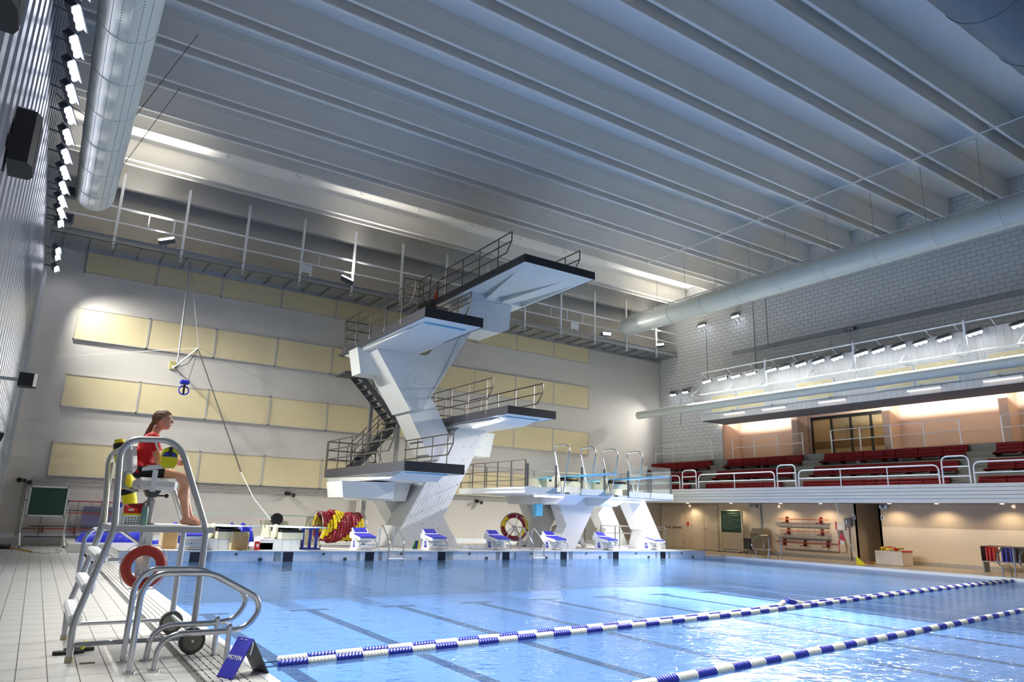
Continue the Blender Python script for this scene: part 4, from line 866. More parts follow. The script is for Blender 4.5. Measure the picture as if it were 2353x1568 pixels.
# ================================================================== STARTING BLOCKS AND LADDERS ON THE RAISED DECK
def block(n, x):
    t = thing('starting_block', 'white starting block with blue pad, numbered %s' % ['', 'one', '', 'three', 'four', 'five', 'six', 'seven', 'eight'][n], 'starting block', (x, .6, BZ), 'starting blocks')
    z = BZ; xa, xb = x-.26, x+.26
    b = MB().prism([(.42, z), (.98, z), (.86, z+.30), (1.0, z+.42), (1.0, z+.50), (.18, z+.40), (.18, z+.35), (.5, z+.28), (.36, z+.12)], 'x', xa, xb); b.build('body', whitep, t)
    MB().hexa([(xa, .14, z+.385), (xb, .14, z+.385), (xb, .74, z+.475), (xa, .74, z+.475), (xa, .14, z+.415), (xb, .14, z+.415), (xb, .74, z+.505), (xa, .74, z+.505)]).build('front_pad', navy, t)
    w = MB().hexa([(xa+.02, .72, z+.48), (xb-.02, .72, z+.48), (xb-.02, 1.0, z+.48), (xa+.02, 1.0, z+.48), (xa+.02, .76, z+.52), (xb-.02, .76, z+.52), (xb-.02, 1.0, z+.66), (xa+.02, 1.0, z+.66)]).build('back_wedge', whitep, t)
    MB().hexa([(xa+.05, .775, z+.527), (xb-.05, .775, z+.527), (xb-.05, .985, z+.655), (xa+.05, .985, z+.655), (xa+.05, .77, z+.535), (xb-.05, .77, z+.535), (xb-.05, .98, z+.663), (xa+.05, .98, z+.663)]).build('wedge_pad', navy, w)
    for s in (xa-.012, xb+.012): MB().prism([(.12, z+.30), (.12, z+.37), (1.02, z+.53), (1.02, z+.36), (.7, z+.33)], 'x', s-.014, s+.014).build('side_rail', whitep, t)
    h = fil([(xa-.02, .62, z+.36), (xa-.02, .1, z+.24), (xa-.02, .08, z+.06), (xb+.02, .08, z+.06), (xb+.02, .1, z+.24), (xb+.02, .62, z+.36)], .06)
    MB().tube(h, .013, 8).tube([(xa-.02, .09, z+.17), (xb+.02, .09, z+.17)], .012, 8).build('grab_handle', steel, t, True)
    text(str(n), .2, 'front_number', mat('number_navy', (24, 26, 70), .5), t, frame((x-.06, .385, z+.12), (1, 0, 0), (.12, .0, 1)))
    pl = MB().prism([(.55, z+.08), (.72, z+.08), (.72, z+.28), (.6, z+.28)], 'x', xa-.006, xa).build('number_plate', bluem, t)
    text(str(n), .15, 'side_number', whitep, pl, frame((xa-.008, .645, z+.18), (0, -1, 0), (0, 0, 1)))
for n in (1, 3, 4, 5, 6, 7, 8): block(n, 2.5*(n-1)-.02)
def deck_ladder(label, x):
    t = thing('pool_ladder', label, 'ladder', (x, .3, BZ), 'raised deck ladders')
    for s in (-.245, .245):
        MB().tube(fil([(x+s, .72, BZ), (x+s, .70, BZ+.62), (x+s, .62, BZ+.76), (x+s, .5, BZ+.76), (x+s, -.1, BZ+.28), (x+s, -.12, -.9)], .1), .022, 8).build('side_tube', steel, t, True)
        MB().tube([(x+s, .71, BZ+.1), (x+s, -.11, BZ+.1)], .018, 8).build('cross_tube', steel, t)
    for z in (.06, -.22, -.5): MB().bbox((x-.245, -.19, z-.02), (x+.245, -.06, z+.02), .01).build('step', whitep, t)
deck_ladder('bright steel pool ladder at the foot of the diving tower, beside block three', 5.83); deck_ladder('bright steel pool ladder under the springboard stage, between blocks five and six', 11.3)
def side_ladder(label, y):
    t = thing('pool_ladder', label, 'ladder', (21.95, y, RZ), 'right deck ladders')
    for s in (-.3, .3):
        MB().tube(fil([(22.25, y+s, RZ), (22.25, y+s, 1.0), (21.6, y+s, 1.0), (21.2, y+s, .78), (21.12, y+s, .55), (21.25, y+s, .44), (21.9, y+s, .44), (22.0, y+s, RZ)], .12), .024, 8).build('hand_loop', steel, t, True)
        MB().cyl((21.4, y+s, RZ), (21.4, y+s, .44), .022, 8).build('post', steel, t)
side_ladder('bright steel hand loops at the right pool edge near the bin', -1.75); side_ladder('bright steel hand loops at the right pool edge by the kickboard rack', -10.9)
# ================================================================== LANE ROPES
def seg_mesh(name, m_, n=8, L=.3, r=.05):
    pr = [(.02, 0)]
    for k in range(n):
        a, b_ = L*k/n, L*(k+1)/n; d = b_-a
        pr += [(r*.62, a+d*.1), (r, a+d*.3), (r, a+d*.7), (r*.62, a+d*.9)]
    pr.append((.02, L))
    b = MB().lathe(pr, (0, 0, 0), (0, 1, 0), 10); me = bpy.data.meshes.new(name); me.from_pydata(b.v, [], b.f); me.polygons.foreach_set('use_smooth', [True]*len(me.polygons)); me.materials.append(m_); return me
lane_b = mat('lane_float_blue', (34, 52, 172), .35); lane_w = mat('lane_float_white', (238, 238, 226), .4)
ms = [seg_mesh('float', lane_w), seg_mesh('float', lane_b)]
def lane_rope(label, pts, ph):
    t = thing('lane_rope', label, 'lane rope', pts[0], 'lane ropes'); P = [Vector(p) for p in pts]; k = 0
    for a, b in zip(P, P[1:]):
        d = b-a; n = max(1, round(d.length/.302)); q = d.normalized().to_track_quat('Y', 'Z').to_euler()
        for i in range(n):
            p = a+d*(i/n); o = link('float', ms[((k+ph) % 3 != 0) if False else (k+ph) % 2], p, t); o.rotation_euler = q; k += 1
    MB().tube([P[0]-(P[1]-P[0]).normalized()*.25] + P, .006, 5).build('cable', dgrey, t)
lane_rope('blue and white lane rope crossing the pool, farther strand of the pair', [(-1.62, -13.9, .012), (6, -13.0, .012), (7.6, -12.72, .012), (8.0, -12.62, .09), (8.5, -12.6, .012), (14, -11.8, .012), (21.1, -10.8, .012)], 0)
lane_rope('blue and white lane rope crossing the pool, nearer strand of the pair', [(-1.66, -14.05, .0), (6, -13.18, .012), (14, -11.96, .012), (21.1, -10.95, .012)], 1)
lane_rope('single blue and white lane rope in the near right water', [(-1.6, -16.55, .012), (1.76, -16.14, .012), (11.7, -14.88, .012), (21.1, -13.75, .012)], 0)

# ================================================================== LIFEGUARD CHAIR
CY0, CY1 = -13.42, -12.12
CH = thing('lifeguard_chair', 'tall tubular lifeguard chair with ladder, platform and white padded seat', 'lifeguard chair', (-2.85, -12.77, DZ))
fp = [(-3.35, DZ+.01), (-3.365, .38), (-3.157, 1.22), (-3.215, 1.95), (-3.13, 2.07), (-2.80, 2.09), (-2.66, 1.99), (-2.375, 1.31), (-2.335, 1.2), (-2.335, .13)]
for y in (CY0, CY1):
    fr_ = MB().tube(fil([(x, y, z) for x, z in fp], .09, 5), .031, 10).build('side_frame', galv, CH, True)
    MB().tube([(-3.36, y, .2), (-2.33, y, .2)], .022, 8).build('lower_bar', galv, fr_, True)
    MB().cyl((-3.35, y, DZ), (-3.35, y, DZ+.05), .038, 12).build('rubber_foot', mat('tan_rubber', (176, 164, 136), .7), fr_)
    MB().tube([(-3.37, y+.0, .4), (-3.25, y, .8), (-3.19, y, 1.2), (-3.17, y, 1.9)], .022, 8).build('ladder_rail', galv, fr_, True) if y == CY1 else None
    w = MB().lathe([(.03, -.03), (.115, -.03), (.122, -.02), (.122, .02), (.115, .03), (.03, .03)], (-2.335, y, DZ+.122), (0, 1, 0), 24).build('wheel', mat('grey_tyre', (70, 70, 68), .7), CH, True)
    MB().lathe([(.02, -.036), (.085, -.034), (.09, -.03), (.09, .03), (.085, .034), (.02, .036)], (-2.335, y, DZ+.122), (0, 1, 0), 20).build('wheel_hub', mat('grey_hub', (120, 120, 112), .5), w, True)
    MB().cyl((-2.335, y-.045, DZ+.122), (-2.335, y+.045, DZ+.122), .014, 8).build('axle_bolt', steel, w)
MB().tube([(-3.20, CY0, 1.98), (-3.20, CY1, 1.98)], .022, 8).build('rear_cross_bar', galv, CH, True)
MB().tube([(-2.335, CY0, .24), (-2.335, CY1, .24)], .022, 8).build('front_cross_bar', galv, CH, True)
for k, (x, z) in enumerate(((-3.225, .95), (-3.29, .68), (-3.355, .41))):
    MB().bbox((x-.055, CY0-.005, z-.045), (x+.055, CY1+.005, z+.045), .02).build('step', whitep, CH)
pf = MB().box((-3.17, CY0-.01, 1.205), (-2.27, CY1+.01, 1.235)).build('platform', mat('white_grp', (236, 238, 240), .5), CH)
for k in range(16): MB().box((-3.16, CY0+.02+k*.082, 1.235), (-2.28, CY0+.07+k*.082, 1.247)).build('platform_slat', MATS['white_grp'], pf)
MB().box((-3.18, CY0-.02, 1.19), (-2.26, CY0-.008, 1.245)).box((-3.18, CY1+.008, 1.19), (-2.26, CY1+.02, 1.245)).box((-3.185, CY0-.02, 1.19), (-3.17, CY1+.02, 1.245)).build('platform_edge', galv, pf)
SY = -12.80
MB().lathe([(.075, 0), (.07, .01), (.045, .02), (.045, .22), (.05, .225), (.05, .245), (.035, .25), (.035, .33)], (-2.81, SY, 1.247), (0, 0, 1), 20).build('seat_pedestal', mat('worn_aluminium', (170, 172, 172), .4, .6, var=.2, vs=30), CH, True)
MB().prism([(-2.89, 1.6), (-2.73, 1.6), (-2.765, 1.53), (-2.855, 1.53)], 'y', SY-.08, SY+.08).build('seat_mount', dgrey, CH); MB().cyl((-2.76, SY-.1, 1.545), (-2.69, SY-.12, 1.545), .008, 8).ball((-2.68, SY-.122, 1.545), .022, 10, 8).build('swivel_knob', blackm, CH)
MB().bbox((-2.99, SY-.25, 1.60), (-2.60, SY+.25, 1.725), .035).build('seat_cushion', mat('white_vinyl', (222, 222, 222), .45), CH, True)
m4 = Matrix.Translation((-3.045, SY, 1.755)) @ Matrix.Rotation(math.radians(-9), 4, 'Y')
MB().bbox((-.052, -.23, 0), (.052, .23, .29), .045).xf(m4).build('back_cushion', MATS['white_vinyl'], CH, True)
for d in (-.12, .12): MB().tube(fil([(-3.09, SY+d, 1.8), (-3.10, SY+d, 1.62), (-2.95, SY+d, 1.585)], .06), .01, 6).build('back_bracket', galv, CH)
for s in (-1, 1):
    y = SY+s*.285
    a_ = MB().prism([(-2.965, 1.785), (-2.96, 1.82), (-2.91, 1.842), (-2.74, 1.862), (-2.725, 1.84), (-2.75, 1.825), (-2.91, 1.792)], 'y', y-.03, y+.03).build('armrest', whitep, CH)
    MB().box((-2.865, y-.012, 1.58), (-2.815, y+.012, 1.80)).build('armrest_post', whitep, a_)
t = MB().tube(fil([(-2.86, -12.9, 1.0), (-2.86, -12.9, 1.2)], .02), .016, 8).build('hook_bar', galv, CH)
# ring buoy with coiled line
RB = thing('life_ring', 'orange ring buoy hanging under the lifeguard chair platform', 'life ring', (-2.80, -12.95, .66))
b = MB(); n = 40
b.tube([(-2.80+.163*math.cos(2*math.pi*k/n), -12.95, .83+.163*math.sin(2*math.pi*k/n)) for k in range(n)], .05, 14, closed=True); b.build('ring', orangem, RB, True)
for a0 in ():
    aa = math.radians(a0); MB().tube([(-2.80+(.163+.052*math.cos(j*.6283))*math.cos(aa), -12.95+.052*math.sin(j*.6283), .83+(.163+.052*math.cos(j*.6283))*math.sin(aa)) for j in range(10)], .006, 5, closed=True).build('rope_lashing', rope, RB)
MB().tube([(-2.80+(.215 if k % 4 else .212)*1.03*math.cos(2*math.pi*k/32), -12.955-.02*math.sin(k*.8), .83+(.225+.03*(k % 8 in (3, 4, 5)))*math.sin(2*math.pi*k/32)) for k in range(32)], .005, 5, closed=True).build('grab_line', rope, RB)
b = MB()
for k in range(6): b.tube(fil([(-2.84+.012*k, -12.93, 1.19), (-2.87+.012*k, -12.9+.01*k, .95), (-2.85+.015*k, -12.92, .45+.07*k), (-2.80+.01*k, -12.92, .62), (-2.81+.01*k, -12.92, 1.17)], .05), .007, 5)
b.tube(fil([(-2.78, -12.95, .5), (-2.76, -12.97, .3), (-2.79, -12.97, .26), (-2.80, -12.96, .4)], .03), .006, 5)
b.build('coiled_line', rope, RB)
# things on the chair platform
t = thing('storage_basket', 'white perforated basket with yellow rim on the chair platform', 'basket', (-2.98, -13.05, 1.247))
MB().hexa([(-3.06, -13.16, 1.247), (-2.91, -13.16, 1.247), (-2.91, -12.94, 1.247), (-3.06, -12.94, 1.247), (-3.08, -13.18, 1.345), (-2.89, -13.18, 1.345), (-2.89, -12.92, 1.345), (-3.08, -12.92, 1.345)]).build('basket_body', whitep, t); MB().box((-3.085, -13.185, 1.343), (-2.885, -12.915, 1.36)).build('basket_rim', yellow, t)
g = MB()
for i in range(6):
    for j in range(3): g.cyl((-3.05+i*.026, -13.172-.008*j/2, 1.27+j*.024), (-3.05+i*.026, -13.16, 1.27+j*.024), .007, 8)
stuff(g.build('basket_hole', dgrey, t))
t = thing('first_aid_bag', 'red bag with crumpled orange pouch lying on the basket', 'bag', (-2.98, -13.0, 1.36))
MB().hexa([(-3.07, -13.12, 1.36), (-2.90, -13.12, 1.36), (-2.90, -12.92, 1.36), (-3.07, -12.92, 1.36), (-3.06, -13.1, 1.43), (-2.89, -13.08, 1.465), (-2.89, -12.93, 1.465), (-3.06, -12.93, 1.45)]).build('bag_body', mat('dark_red_bag', (150, 14, 30), .6), t); MB().hexa([(-3.08, -13.165, 1.362), (-2.95, -13.165, 1.362), (-2.96, -13.12, 1.37), (-3.07, -13.12, 1.37), (-3.05, -13.15, 1.42), (-2.96, -13.15, 1.40), (-2.96, -13.13, 1.41), (-3.05, -13.13, 1.43)]).build('pouch', mat('orange_red_pouch', (222, 50, 34), .5), t); MB().box((-3.04, -13.17, 1.385), (-2.99, -13.158, 1.405)).build('pouch_print', whitep, t)
t = thing('water_bottle', 'teal steel water bottle with carry loop on the chair platform', 'bottle', (-2.89, -13.2, 1.247))
MB().lathe([(.03, 0), (.032, .005), (.032, .15), (.027, .165), (.027, .185)], (-2.895, -13.22, 1.247), (0, 0, 1), 16).build('bottle_body', mat('teal_bottle', (106, 146, 140), .4), t, True); MB().tube(fil([(-2.918, -13.22, 1.43), (-2.918, -13.22, 1.475), (-2.872, -13.22, 1.475), (-2.872, -13.22, 1.43)], .012), .006, 6).build('carry_loop', dgrey, t)
t = thing('spray_bottle', 'white bottle with blue cap at the rear of the chair platform', 'bottle', (-3.12, -13.1, 1.247))
MB().lathe([(.035, 0), (.037, .01), (.037, .13), (.02, .16), (.018, .17)], (-3.115, -13.15, 1.247), (0, 0, 1), 14).build('bottle_body', whitep, t, True); MB().lathe([(.022, 0), (.022, .03), (.01, .045)], (-3.115, -13.15, 1.415), (0, 0, 1), 12).build('cap', mat('cap_blue', (30, 70, 200), .4), t, True)
# rescue tube behind the seat
t = thing('rescue_tube', 'yellow foam rescue tube with black strap standing behind the seat', 'rescue tube', (-3.06, -12.58, 1.247))
b = MB(); pts = [(-2.91, -12.4, 1.25), (-2.97, -12.4, 1.5), (-3.06, -12.4, 1.8), (-3.14, -12.4, 2.03), (-3.165, -12.4, 2.14)]
b.tube(pts, [.06, .072, .075, .072, .045], 14).build('foam_body', yellow, t, True); MB().tube([(-2.985, -12.4, 1.56), (-3.005, -12.4, 1.62)], .077, 14).build('strap', blackm, t); MB().tube([(-3.125, -12.4, 1.98), (-3.158, -12.4, 2.1)], [.076, .062], 14).build('strap', blackm, t)
# rescue can across the armrest
t = thing('rescue_buoy', 'yellow foam rescue buoy with blue panel and black strap on the near armrest', 'rescue buoy', (-2.70, -13.09, 1.84))
sx, sz = -2.735, 1.765
prof = [(-.055, 0), (.055, 0), (.075, .04), (.08, .10), (.08, .15), (.06, .195), (.03, .212), (-.03, .212), (-.06, .195), (-.08, .15), (-.08, .10), (-.075, .04)]
MB().prism([(sx+u, sz+.06+w_) for u, w_ in prof], 'y', -13.155, -13.115).build('foam_body', yellow, t); MB().prism([(sx-.075, sz+.175), (sx+.075, sz+.175), (sx+.05, sz+.215), (sx, sz+.235), (sx-.05, sz+.215)], 'y', -13.159, -13.155).build('blue_panel', mat('panel_blue', (40, 62, 150), .5), t); MB().box((sx-.017, -13.162, sz+.19), (sx+.017, -13.10, sz+.276)).build('strap', blackm, t)
# grab rails in the foreground
GR = thing('grab_rails', 'pair of curved steel entry rails in front of the lifeguard chair', 'handrail', (-2.5, -13.85, DZ))
for y in (-14.1, -13.57):
    k = (21.3055+y)/(21.3055-13.9); f2 = lambda X, Z: (-3.82+(X+3.82)*k, y, max(DZ, 1.441+(Z-1.441)*k))
    P = [(-2.935, y, DZ), (-2.93, y, .72), (-2.83, y, .86), (-2.36, y, .855), (-1.93, y, .63), (-1.90, y, .5), (-2.0, y, .37), (-2.16, y, .345), (-2.62, y, .345), (-2.73, y, .26), (-2.745, y, DZ)]
    MB().tube(fil(P, .09, 5), .026, 10).build('rail', steel, GR, True)
    MB().cyl((-2.15, y, DZ), (-2.15, y, .36), .024, 10).build('post', steel, GR, True); MB().ball((-2.15, y, .40), .016, 8, 6).cyl((-2.15, y, .32), (-2.15, y, .39), .03, 10).build('post_clamp', steel, GR)
    for x in (-2.935, -2.745): MB().cyl((x, y, DZ), (x, y, DZ+.016), .05, 16).build('base_flange', steel, GR)
GR2 = thing('grab_rails', 'pair of curved steel entry rails beyond the lifeguard chair', 'handrail', (-2.6, -4.8, DZ))
for y in (-4.6, -5.05):
    MB().tube(fil([(-2.93, y, DZ), (-2.92, y, .82), (-2.8, y, .97), (-2.35, y, .96), (-1.95, y, .68), (-1.9, y, .5), (-2.05, y, .38), (-2.6, y, .38), (-2.73, y, .26), (-2.74, y, DZ)], .1), .026, 8).build('rail', steel, GR2, True); MB().cyl((-2.15, y, DZ), (-2.15, y, .38), .022, 8).build('post', steel, GR2)
# lane sign
t = thing('lane_sign', 'blue folding lane sign lettered MOYEN at the pool edge', 'sign', (-2.2, -14.65, DZ))
a0, a1 = Vector((-2.34, -14.85, DZ)), Vector((-2.075, -14.40, .31))
def panel(A, B, C_, D_, m_, name, th=.012):
    n_ = (Vector(B)-Vector(A)).cross(Vector(D_)-Vector(A)).normalized()*th
    return MB().hexa([Vector(A), Vector(B), Vector(C_), Vector(D_), Vector(A)+n_, Vector(B)+n_, Vector(C_)+n_, Vector(D_)+n_]).build(name, m_, t)
sb = mat('sign_blue', (42, 42, 172), .5)
TL, TR = Vector((-2.13, -14.40, .335)), Vector((-2.045, -14.58, .335))
BL, BR = Vector((-2.30, -14.52, DZ)), Vector((-2.215, -14.70, DZ))
p1 = panel(BL, BR, TR, TL, sb, 'front_panel'); panel(BL+Vector((.33, .12, 0)), BR+Vector((.33, .12, 0)), TR, TL, dgrey, 'rear_panel')
r_ = (BR-BL).normalized(); u_ = ((TL+TR)/2-(BL+BR)/2).normalized(); nn = r_.cross(u_); mid = (BL+BR)/2*.52+(TL+TR)/2*.48
text('MOYEN', .052, 'lettering', whitep, p1, frame(mid+nn*.0145, r_, u_))
for k in (.25, .55): q = TL.lerp(TR, k)-u_*.02+nn*.013; MB().beam(q, q+r_*.03, .004, .01, nn).build('tie_strap', whitep, p1)
MB().tube([TR-u_*.02, TR-u_*.06+Vector((.02, .01, 0)), TR-u_*.12+Vector((.03, .01, -.02))], .006, 5).build('dangling_tie', whitep, t)
# flip-flops and floor drain
for i, (dx, dy) in enumerate(((0, 0), (.09, .12))):
    t = thing('sandal', ['black sandal under the chair ladder, nearer the ladder foot', 'black sandal with yellow strap under the chair ladder'][i], 'sandal', (-3.36+dx, -12.95+dy, DZ), 'sandals')
    x, y = -3.34+dx, -12.98+dy
    MB().prism([(x-.13, y-.035), (x-.1, y-.05), (x+.08, y-.045), (x+.13, y-.02), (x+.13, y+.025), (x+.08, y+.045), (x-.1, y+.04), (x-.13, y+.025)], 'z', DZ, DZ+.03).build('sole', blackm, t); MB().tube([(x+.02, y-.045, DZ+.02), (x+.04, y-.03, DZ+.075), (x+.05, y+.03, DZ+.075), (x+.03, y+.045, DZ+.02)], .018, 8).build('strap', yellow if i else blackm, t)
MB().box((-3.27, -13.54, DZ-.002), (-3.15, -13.47, DZ+.002)).build('floor_drain', blackm, floor)

# ================================================================== LIFEGUARD (signed-distance modelled, one continuous body)
def snet(f, lo, hi, h):
    lo = np.array(lo); n = np.ceil((np.array(hi)-lo)/h).astype(int)+1
    ax = [lo[i]+h*np.arange(n[i]) for i in range(3)]
    G = np.stack(np.meshgrid(*ax, indexing='ij'), -1); v = f(G); ins = v < 0
    nx, ny, nz = n; cs = (slice(0, -1), slice(1, None)); cnt = np.zeros((nx-1, ny-1, nz-1), int); acc = np.zeros((nx-1, ny-1, nz-1, 3)); num = np.zeros((nx-1, ny-1, nz-1))
    cn = {}
    for a in (0, 1):
        for b in (0, 1):
            for c_ in (0, 1): cn[a, b, c_] = (cs[a], cs[b], cs[c_]); cnt += ins[cn[a, b, c_]]
    act = (cnt > 0) & (cnt < 8)
    keys = list(cn)
    for k1 in keys:
        for d in range(3):
            if k1[d]: continue
            k2 = tuple(1 if i == d else k1[i] for i in range(3)); a, b = v[cn[k1]], v[cn[k2]]; m_ = (a < 0) != (b < 0)
            tt = np.where(m_, a/np.where(m_, a-b, 1), 0); p = np.array(k1, float)+np.zeros(a.shape+(3,)); p[..., d] += tt
            acc += p*m_[..., None]; num += m_
    idx = -np.ones(cnt.shape, int); idx[act] = np.arange(act.sum()); I = np.argwhere(act)
    V = lo+h*(I+acc[act]/num[act][:, None]); F = []
    for d in range(3):
        e = [0, 1, 2]; e.remove(d); u, w_ = e
        a = [slice(None)]*3; b = [slice(None)]*3; a[d] = slice(0, -1); b[d] = slice(1, None); A, B = ins[tuple(a)], ins[tuple(b)]
        P = np.argwhere(A != B); P = P[(P[:, u] > 0) & (P[:, w_] > 0) & (P[:, u] < n[u]-1) & (P[:, w_] < n[w_]-1)]
        if not len(P): continue
        def q(du, dw): R = P.copy(); R[:, u] -= du; R[:, w_] -= dw; return idx[R[:, 0], R[:, 1], R[:, 2]]
        Q = np.stack([q(1, 1), q(0, 1), q(0, 0), q(1, 0)], 1); fl = A[P[:, 0], P[:, 1], P[:, 2]]
        if d == 1: fl = ~fl
        Q[~fl] = Q[~fl][:, ::-1]; F.append(Q)
    return V, np.concatenate(F)
def cap(a, b, r0, r1):
    a, b = np.array(a, float), np.array(b, float)
    def f(G):
        d = b-a; t_ = np.clip(((G-a)@d)/(d@d), 0, 1); return np.linalg.norm(G-a-t_[..., None]*d, axis=-1)-(r0+(r1-r0)*t_)
    return f
def ell(c, r, R=None):
    c, r = np.array(c, float), np.array(r, float)
    def f(G):
        q = (G-c)
        if R is not None: q = q@R
        k = np.linalg.norm(q/r, axis=-1); return (k-1)*r.min()*np.clip(k, .5, 1.5)**0
    return f
def smin(fs, k):
    def f(G):
        out = None
        for g_ in fs:
            d = g_(G)
            if out is None: out = d
            else: hh = np.clip(.5+.5*(out-d)/k, 0, 1); out = out*(1-hh)+d*hh-k*hh*(1-hh)
        return out
    return f
def sbuild(name, f, lo, hi, h, m_, parent):
    V, F = snet(f, lo, hi, h); b = MB(); b.v = [tuple(x) for x in V]; b.f = [tuple(int(i) for i in q) for q in F if min(q) >= 0]
    o = b.build(name, m_, parent, False); o.data.polygons.foreach_set('use_smooth', [True]*len(o.data.polygons)); return o
PS = thing('person', 'seated lifeguard in red shirt and black shorts leaning forward on the chair', 'person', (-2.85, SY, 1.705))
yaw_h = math.radians(-28); cR, sR = math.cos(yaw_h), math.sin(yaw_h); HR = np.array([[cR, -sR, 0], [sR, cR, 0], [0, 0, 1]])
HC = np.array([-2.80, SY, 2.345])
def hp(x, y, z): return tuple(HC+HR@np.array([x, y, z])*1.0)
hd = [ell(HC+HR@np.array([-.012, 0, .018]), (.088, .07, .085), HR), ell(hp(.02, 0, -.035), (.058, .052, .062), HR), ell(hp(.052, 0, -.075), (.026, .028, .022), HR)]
nose = [cap(hp(.083, 0, .005), hp(.098, 0, -.022), .008, .0115)]
lips = [ell(hp(.078, 0, -.05), (.009, .02, .009), HR)]; ears = [ell(hp(-.012, s*.068, -.012), (.017, .009, .026), HR) for s in (-1, 1)]; brow = [ell(hp(.074, 0, .022), (.014, .044, .009), HR)]
sh = {-1: (-2.90, SY-.145, 2.13), 1: (-2.89, SY+.145, 2.13)}
el = {-1: (-2.81, SY-.19, 1.90), 1: (-2.79, SY+.17, 1.89)}; wr_ = {-1: (-2.655, SY-.105, 1.905), 1: (-2.66, SY+.03, 1.915)}
body = [cap((-2.925, SY, 1.81), (-2.925, SY, 1.97), .10, .095), ell((-2.925, SY, 1.79), (.10, .14, .085)), ell((-2.91, SY, 2.06), (.085, .135, .10)), cap(sh[-1], sh[1], .05, .05), cap((-2.885, SY, 2.155), hp(-.02, 0, -.05), .045, .04)]
for s in (-1, 1):
    body += [cap(sh[s], el[s], .046, .037), cap(el[s], wr_[s], .037, .024)]
kn = {-1: (-2.50, SY-.075, 1.73), 1: (-2.47, SY+.08, 1.72)}; an = {-1: (-2.445, SY-.07, 1.315), 1: (-2.385, SY+.06, 1.315)}
for s in (-1, 1):
    body += [cap((-2.90, SY+s*.085, 1.795), kn[s], .075, .052), cap(kn[s], (kn[s][0]-.01, kn[s][1], 1.57), .05, .052), cap((kn[s][0]-.012, kn[s][1], 1.57), an[s], .052, .03), cap((an[s][0]-.03, an[s][1], 1.285), (an[s][0]+.115, an[s][1]-.012, 1.272), .03, .024), cap(an[s], (an[s][0]+.07, an[s][1], 1.285), .03, .026)]
    body += [cap((an[s][0]+.11, an[s][1]-.03+.014*j, 1.266), (an[s][0]+.165-.008*abs(j-1), an[s][1]-.034+.016*j, 1.26), .011, .009) for j in range(5)]
def hand(s):
    w = np.array(wr_[s]); hx = np.array([-2.60, SY-.04+s*.02, 1.915-.012*s]); out = [cap(w, hx, .024, .026)]
    for j in range(4):
        a = hx+np.array([.012, -s*.004, .022-.015*j]); b = a+np.array([.030, -s*.022, .002]); c_ = b+np.array([.004-.0*j, -s*.03, -.004]); ln = (1, 1.1, 1.0, .8)[j]
        out += [cap(a, a+(b-a)*ln, .0095, .009), cap(a+(b-a)*ln, a+(b-a)*ln+(c_-b)*ln, .009, .0075)]
    a = hx+np.array([-.02, -s*.006, .02]); out += [cap(a, a+np.array([.024, -s*.016, .018]), .011, .009), cap(a+np.array([.024, -s*.016, .018]), a+np.array([.046, -s*.02, .012]), .009, .0075)]
    return out
fb = smin(body, .03); fh = smin(hd, .02); fn = smin(nose+lips+brow, .006); fhand = lambda G: np.minimum(smin(hand(-1), .006)(G), smin(hand(1), .006)(G))
def skin_sdf(G):
    a = smin([fb, fh], .015)(G); e = smin(ears, .004)(G); nn_ = fn(G); k = .012
    for d in (nn_, e, fhand(G)):
        hh = np.clip(.5+.5*(a-d)/k, 0, 1); a = a*(1-hh)+d*hh-k*hh*(1-hh)
    for s in (-1, 1):
        d = -ell(hp(.083, s*.027, .006), (.014, .016, .010), HR)(G)-.0; a = np.maximum(a, d)
    return a
sbuild('body', skin_sdf, (-3.08, SY-.29, 1.225), (-2.17, SY+.29, 2.48), .0072, skinm, PS)
tors = smin([cap((-2.925, SY, 1.80), (-2.925, SY, 1.97), .114, .107), ell((-2.91, SY, 2.06), (.098, .148, .108)), ell((-2.925, SY, 1.80), (.118, .158, .11)), cap(sh[-1], sh[1], .062, .062), cap((-2.895, SY, 2.12), (-2.87, SY, 2.185), .075, .055)], .03)
def shirt(G):
    d = tors(G); d = np.maximum(d, 1.775-G[..., 2]-.0)
    d = np.maximum(d, (G[..., 2]-2.19)+.25*(G[..., 0]+2.88))
    for s in (-1, 1):
        a, b = np.array(sh[s]), np.array(el[s]); u = (b-a)/np.linalg.norm(b-a); e = np.maximum(cap(sh[s], tuple(b), .06, .056)(G), (G-a)@u-.145)
        hh = np.clip(.5+.5*(d-e)/.02, 0, 1); d = d*(1-hh)+e*hh-.02*hh*(1-hh)
    d = d + .004*np.sin(G[..., 2]*70+G[..., 0]*40)*np.sin(G[..., 1]*30)
    return d
so = sbuild('shirt', shirt, (-3.1, SY-.29, 1.71), (-2.7, SY+.29, 2.25), .0078, shirtm, PS)
def stripe(s):
    pts = []
    for k in range(9):
        t_ = k/8; a = np.array(sh[s])+np.array([-.0, 0, .0]); b = np.array(el[s])
        p = (np.array([-2.88, SY+s*.07, 2.20])*(1-t_*3)+np.array([-2.895, SY+s*.15, 2.19])*t_*3) if t_ < .333 else None
        if p is None: u = (t_-.333)/.667*.6; p = a+(b-a)*u+np.array([.01, s*.060, .012])
        pts.append(p)
    b = MB(); W_ = np.array([.011, 0, 0]); vs = []
    for p in pts: vs += [p-W_, p+W_, p-W_+np.array([0, -s*.012, -.008]), p+W_+np.array([0, -s*.012, -.008])]
    fs = []
    for k in range(8): o_ = 4*k; fs += [(o_, o_+1, o_+5, o_+4), (o_+2, o_+6, o_+7, o_+3), (o_, o_+4, o_+6, o_+2), (o_+1, o_+3, o_+7, o_+5)]
    b.add(vs, fs).build('sleeve_stripe', whitep, so)
stripe(-1); stripe(1)
